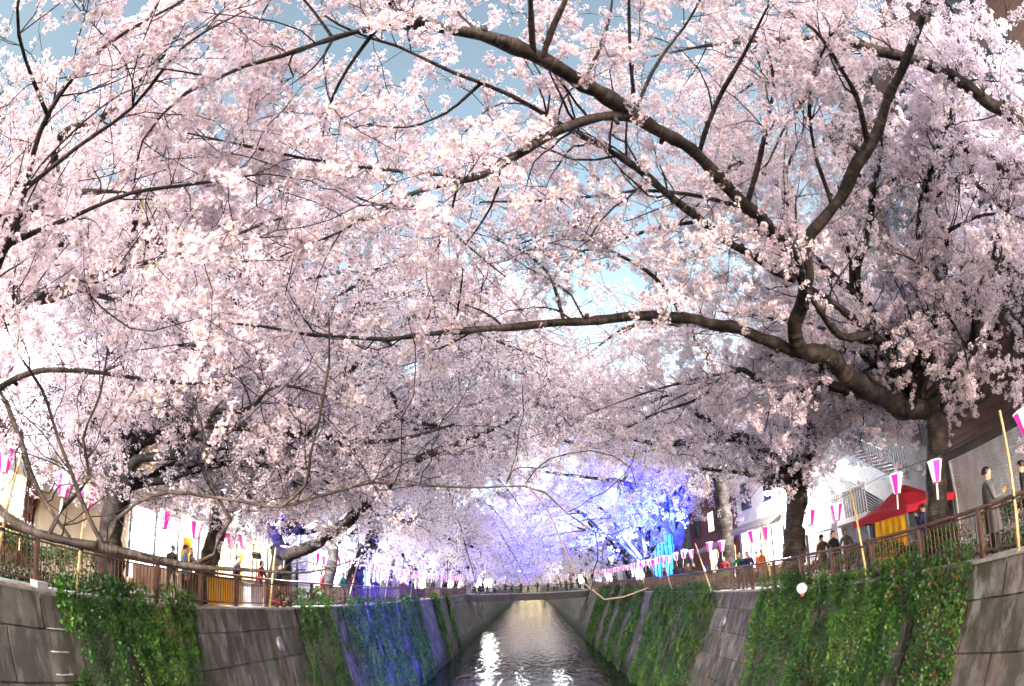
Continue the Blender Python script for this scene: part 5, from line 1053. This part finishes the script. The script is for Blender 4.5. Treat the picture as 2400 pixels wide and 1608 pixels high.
def flowerpot(x, y, z, label, fl):
    o = thing('flower_pot', label, 'flower pot', (x, y, z)); MB().lathe([(.001, 0), (.08, 0), (.11, .16), (.12, .16), (.12, .19), (.1, .19), (.09, .12), (.001, .12)], k=12).build('pot', M['pot'], o, True)
    g = np.random.default_rng(int(y * 100)); n = 160; d = nrm(g.normal(0, 1, (n, 3)) + np.array([0, 0, .6])); P = d * g.uniform(.08, .22, (n, 1)) + np.array([0, 0, .24])
    V, Q = leaf_quads(P, d, g.uniform(.02, .035, n), g); np_mesh('plant', V, Q, [M['hedge'], fl], (g.random(n) < .4).astype(int), {'tone': ('FACE', g.random(n))}, parent=o)['kind'] = 'stuff'
flowerpot(LX - .12, 17.1, 0, 'pot of pink flowers on the left coping before the ivy', M['pink_flower'] if 'pink_flower' in M else M.setdefault('pink_flower', mat('pink_flower', (.7, .1, .15), .6)))
flowerpot(LX - .12, 17.7, 0, 'pot of pale flowers on the left coping right at the ivy', M['tarp'])

# ================================================================== PEOPLE
M.update(skin=mat('skin', (.52, .32, .23), .55, var=.06), hair=mat('black_hair', (.012, .01, .009), .45, var=.3, scale=60, stretch=(1, 1, .2)), shoes=mat('shoes', (.02, .018, .016), .5),
         grey_coat=mat('grey_wool', (.09, .09, .10), .9, var=.2, scale=50, bump=.3), shirt=mat('white_shirt', (.75, .75, .76), .8, var=.05), drink=mat('amber_drink', (.55, .25, .03), .2), cup=mat('clear_cup', (.75, .75, .72), .15))
def body_mesh(name, arms, fine=False, lean=0, stride=.0):
    """one continuous skinned figure, 1.72 m, facing +Y; arms: [(elbow, wrist, hand)] left then right"""
    P, Rd, E = [], [], []
    def v(p, r, par=None):
        P.append(Vector(p)); Rd.append(r if isinstance(r, tuple) else (r, r))
        if par is not None: E.append((par, len(P) - 1))
        return len(P) - 1
    pe = v((0, 0, .95), (.155, .115)); wa = v((0, lean * .3, 1.10), (.145, .105), pe); ch = v((0, lean * .7, 1.28), (.17, .12), wa); uc = v((0, lean, 1.40), (.13, .095), ch)
    ne = v((0, lean + .01, 1.475), .058, uc); ja = v((0, lean + .035, 1.555), (.072, .082), ne); hm = v((0, lean + .025, 1.635), (.084, .102), ja); v((0, lean + .01, 1.70), (.062, .078), hm)
    if fine: v((0, lean + .138, 1.615), .012, hm)
    for sx, (el, wr, hn) in zip((-1, 1), arms):
        s = v((sx * .185, lean - .005, 1.385), .068, uc); e = v(el, .048, s); w = v(wr, .033, e); h = v(hn, (.036, .02), w)
        d = (Vector(hn) - Vector(wr)).normalized(); sd = d.cross(Vector((0, 1, .3))).normalized()
        if fine:
            for k, (o, ln) in enumerate(((-.026, .062), (-.009, .074), (.009, .07), (.026, .055))):
                a = v(Vector(hn) + sd * o + d * .035, .010, h); v(Vector(hn) + sd * o * 1.1 + d * (.035 + ln * .8) + Vector((0, .012, 0)), .0085, a)
            a = v(Vector(hn) - sd * .036 * sx + d * .0, .0115, h); v(Vector(hn) - sd * .055 * sx + d * .04 + Vector((0, .012, 0)), .0095, a)
        else: v(Vector(hn) + d * .08, (.028, .014), h)
    for sx in (-1, 1):
        f = sx * stride
        hp = v((sx * .088, 0, .88), .1, pe); kn = v((sx * .098, .015 + f * .5, .49), .066, hp); an = v((sx * .105, -.015 + f, .09), .045, kn); ft = v((sx * .115, .07 + f, .045), .044, an); v((sx * .125, .175 + f, .035), .036, ft)
    me = bpy.data.meshes.new('tmp'); bm = bmesh.new(); sl = bm.verts.layers.skin.verify()
    vs = [bm.verts.new(p) for p in P]
    for i, x in enumerate(vs): x[sl].radius = Rd[i]; x[sl].use_root = (i == 0)
    for a, b in E: bm.edges.new((vs[a], vs[b]))
    bm.to_mesh(me); bm.free()
    o = bpy.data.objects.new('tmp', me); COL.objects.link(o); o.modifiers.new('s', 'SKIN'); ss = o.modifiers.new('u', 'SUBSURF'); ss.levels = 2 if fine else 1
    dg = bpy.context.evaluated_depsgraph_get(); out = bpy.data.meshes.new_from_object(o.evaluated_get(dg)); out.name = name
    bpy.data.objects.remove(o); bpy.data.meshes.remove(me)
    out.materials.clear()
    for k in ('grey_coat', 'black_cloth', 'skin', 'shoes'): out.materials.append(M[k])
    hands = [Vector(a[2]) for a in arms]; wrists = [Vector(a[1]) for a in arms]
    for p in out.polygons:
        c = p.center
        if c.z > 1.50 or any((c - h).length < .13 and (c - h).dot((h - w).normalized()) > -.045 for h, w in zip(hands, wrists)): m = 2
        elif c.z < .1: m = 3
        elif c.z < .92 and abs(c.x) < .23: m = 1
        else: m = 0
        p.material_index = m
    out.polygons.foreach_set('use_smooth', [True] * len(out.polygons)); return out
down = lambda sx, f=0: ((sx * .25, -.03 + f * .5, 1.11), (sx * .255, .05 + f, .88), (sx * .25, .08 + f * 1.1, .81))
POSE = dict(
    hold=body_mesh('body', [down(-1), ((.24, .02, 1.13), (.12, .25, 1.16), (.07, .31, 1.18))], True),
    stand=body_mesh('body', [down(-1), down(1)]), walk=body_mesh('body', [down(-1, .1), down(1, -.1)], stride=.16),
    phone=body_mesh('body', [((-.25, .1, 1.17), (-.09, .26, 1.40), (-.05, .29, 1.46)), ((.25, .1, 1.17), (.09, .26, 1.40), (.05, .29, 1.46))], True),
    lean=body_mesh('body', [((-.26, .12, 1.15), (-.12, .33, 1.06), (-.06, .38, 1.05)), ((.26, .12, 1.15), (.12, .33, 1.06), (.06, .38, 1.05))], lean=.08))
def hair_mesh(long=0):
    mb = MB(); V, Fc = [], []; nu, nv = 14, 9; g = np.random.default_rng(5)
    for i in range(nv):
        th = i / (nv - 1) * (1.95 + long * .3)
        for j in range(nu):
            a = 2 * math.pi * j / nu; front = math.sin(a) > .35; t = min(th, 1.12 + .12 * math.sin(j * 2.3)) if front else th
            r = (.092 + .004 * g.normal()) * (1 - .06 * (t < .2)); z = math.cos(t) * .1; zz = z if t < 1.6 else z - long * .07
            V.append((math.cos(a) * math.sin(t) * r * .93, math.sin(a) * math.sin(t) * r * 1.12, zz))
    Fc = [(i * nu + j, i * nu + (j + 1) % nu, (i + 1) * nu + (j + 1) % nu, (i + 1) * nu + j) for i in range(nv - 1) for j in range(nu)]
    return mb.add(V, Fc).data('hair', M['hair'], True)
HAIR = [hair_mesh(0), hair_mesh(1)]
CLOTH = {}
def cloth(c):
    if c not in CLOTH: CLOTH[c] = mat('cloth_%02d' % len(CLOTH), c, .85, var=.15, scale=12)
    return CLOTH[c]
def person(label, x, y, face, pose='stand', top=(.03, .03, .035), legs=(.02, .02, .025), z=GROUND, h=1.7, long=0, group=None, simple=False):
    """face: heading in degrees, 0 looks along +Y, 90 looks to -X"""
    o = thing('person', label, 'person', (x, y, z), R(face), group); k = h / 1.72; o.scale = (k, k, k)
    b = inst('body', POSE[pose], parent=o)
    for i, c in ((0, top), (1, legs)): b.material_slots[i].link = 'OBJECT'; b.material_slots[i].material = cloth(c)
    le = .08 if pose == 'lean' else 0
    inst('hair', HAIR[long], (0, .008 + le, 1.648), parent=o)
    return o
man = person('man in a long grey coat and white shirt holding a drink at the railing', 8.72, 7.45, -118, 'hold', (.13, .13, .145), (.015, .015, .018), h=1.84)
V = []; n = 24; prof = [(1.475, .085, .075), (1.43, .19, .10), (1.34, .215, .135), (1.18, .20, .135), (1.02, .205, .14), (.85, .225, .155), (.68, .24, .165), (.52, .25, .175)]
for (z, rx, ry_) in prof:
    for j in range(n + 1):
        a = math.pi / 2 + .16 + (2 * math.pi - .32) * j / n; k = 1 + .03 * math.sin(j * 2.1) * (1.4 - z)
        V.append((rx * math.cos(a) * k, ry_ * math.sin(a) * k + .01, z))
MB().add(V, [(i * (n + 1) + j, i * (n + 1) + j + 1, (i + 1) * (n + 1) + j + 1, (i + 1) * (n + 1) + j) for i in range(len(prof) - 1) for j in range(n)]).build('coat', M['grey_coat'], man, True)
MB().add([(-.05, .10, 1.47), (.05, .10, 1.47), (.045, .148, 1.34), (.0, .155, 1.16), (-.045, .148, 1.34)], [(0, 4, 3, 2, 1)]).build('shirt_front', M['shirt'], man)
for sx in (-1, 1):
    MB().lathe([(.001, .008), (.009, .004), (.009, -.004), (.001, -.008)], (sx * .034, .118, 1.638), 8).build('eye', M['hair'], man)
    MB().box((sx * .034 - .018, .117, 1.655), (sx * .034 + .018, .124, 1.661)).build('eyebrow', M['hair'], man)
MB().box((-.022, .116, 1.573), (.022, .121, 1.579)).build('mouth', cloth((.35, .12, .1)), man)
cup = MB().lathe([(.001, 0), (.026, 0), (.034, .11), (.036, .11), (.028, -.004), (.001, -.004)], k=12).build('drink_cup', M['drink'], None, True)
cup.location = man.matrix_basis @ Vector((.05, .36, 1.16)); tag(cup, 'amber drink in a clear cup held by the man in grey', 'cup')
GR, NV, BK, OR, RD, WH, BR, GY, TN = (.01, .12, .06), (.02, .025, .09), (.012, .012, .014), (.55, .16, .01), (.25, .02, .03), (.6, .6, .62), (.12, .05, .03), (.14, .14, .15), (.35, .24, .14)
person('person in black clothes beside the man in the grey coat', 9.3, 6.85, 30, 'walk', BK, BK)
person('person in a green jacket at the right railing, left of the couple', 8.75, 21.9, 160, 'lean', GR, BK)
person('person in a navy coat holding up a phone at the right railing', 8.72, 20.9, 170, 'phone', NV, BR, long=1)
person('person in an orange jacket just behind the couple at the right railing', 9.6, 21.4, 200, 'stand', OR, TN)
person('person in a dark red jacket before the lit white shop', 10.6, 24.2, 60, 'stand', RD, BK); person('person in a black jacket before the lit white shop', 11.0, 26.3, -40, 'walk', BK, NV)
person('person in an orange scarf coat left of the forked trunk', 9.7, 19.3, 90, 'stand', (.45, .12, .03), BK, long=1)
person('person in a grey top serving under the red tent', 10.7, 13.0, 90, 'lean', (.18, .22, .28), BK); person('person in a navy top reaching under the red tent', 11.0, 12.2, 20, 'phone', NV, BK)
person('person in a brown coat walking past the grey stairs', 10.2, 17.2, 10, 'walk', BR, BK); person('person in black right of the forked trunk', 9.9, 15.9, 190, 'stand', BK, BK); person('person in a grey coat passing the white banner', 10.9, 16.6, 170, 'walk', GY, BK, long=1)
person('person in a white coat leaving the white shop', 10.9, 28.6, 150, 'walk', WH, BK); person('person in tan by the straight trunk on the right bank', 10.0, 26.4, 120, 'stand', TN, NV)
person('person in black at the right railing past the couple', 8.9, 28.8, 100, 'lean', BK, BK); person('person in a navy jacket at the right railing far past the couple', 8.9, 31.0, 80, 'stand', NV, BK, long=1)
# left bank
person('person in black behind the yellow stall cloth on the left bank', -10.0, 13.9, -90, 'lean', BK, BK); person('person in a light blue shirt near the yellow stall on the left bank', -9.2, 12.6, -60, 'stand', (.18, .35, .5), BK)
person('person in a dark coat right of the yellow stall on the left bank', -9.2, 15.6, -80, 'stand', BK, NV); person('person in a maroon coat at the left railing by the cooler', -9.1, 17.0, -90, 'lean', RD, BK, long=1)
person('person in black walking before the lit beige building', -11.2, 14.6, 10, 'walk', BK, BK); person('person in tan walking before the lit beige building', -11.4, 17.2, 190, 'walk', TN, BK)
person('person in white before the grey shop house on the left bank', -10.9, 21.5, 170, 'walk', WH, NV); person('person in a green jacket on the left bank by the bent trunk', -9.2, 26.2, -100, 'stand', (.02, .3, .08), BK)
cols = [(BK, 'black'), (GY, 'grey'), (NV, 'navy'), (RD, 'dark red'), (WH, 'white'), (TN, 'tan'), (BR, 'brown')]
for i in range(18):
    y = 18.4 + i * 1.45; c = cols[i % 7]
    person('person in %s in the left bank crowd, %s from the cooler' % (c[1], ordn[i]), -9.0 - (i % 3) * .5, y, -90 + random.uniform(-60, 60), ('stand', 'lean', 'walk')[i % 3], c[0], BK, h=random.uniform(1.58, 1.76), long=i % 2, group='crowd behind the left railing')
for i in range(14):
    y = 24.5 + i * 2.0; c = cols[(i + 3) % 7]
    person('person in %s in the right bank crowd, %s from the white shop' % (c[1], ordn[i]), 9.0 + (i % 3) * .6, y, 90 + random.uniform(-60, 60), ('stand', 'walk', 'lean')[i % 3], c[0], BK, h=random.uniform(1.58, 1.76), long=i % 2, group='crowd behind the right railing')
for i in range(12):
    c = cols[(i * 2) % 7]
    person('person in %s on the far bridge, %s from its left end' % (c[1], ordn[i]), -7 + i * 1.15 + random.uniform(-.3, .3), 73.2 + random.uniform(-.3, .6), 180 + random.uniform(-50, 50), ('stand', 'walk')[i % 2], c[0], BK, z=-.09, h=random.uniform(1.58, 1.76), group='crowd on the far bridge')

for k in ('pink', 'white', 'sign', 'lit_warm', 'lit_cool', 'lit_blue', 'lamp_white', 'lamp_blue'): M[k].cycles.emission_sampling = 'NONE'   # too weak to be worth aiming rays at
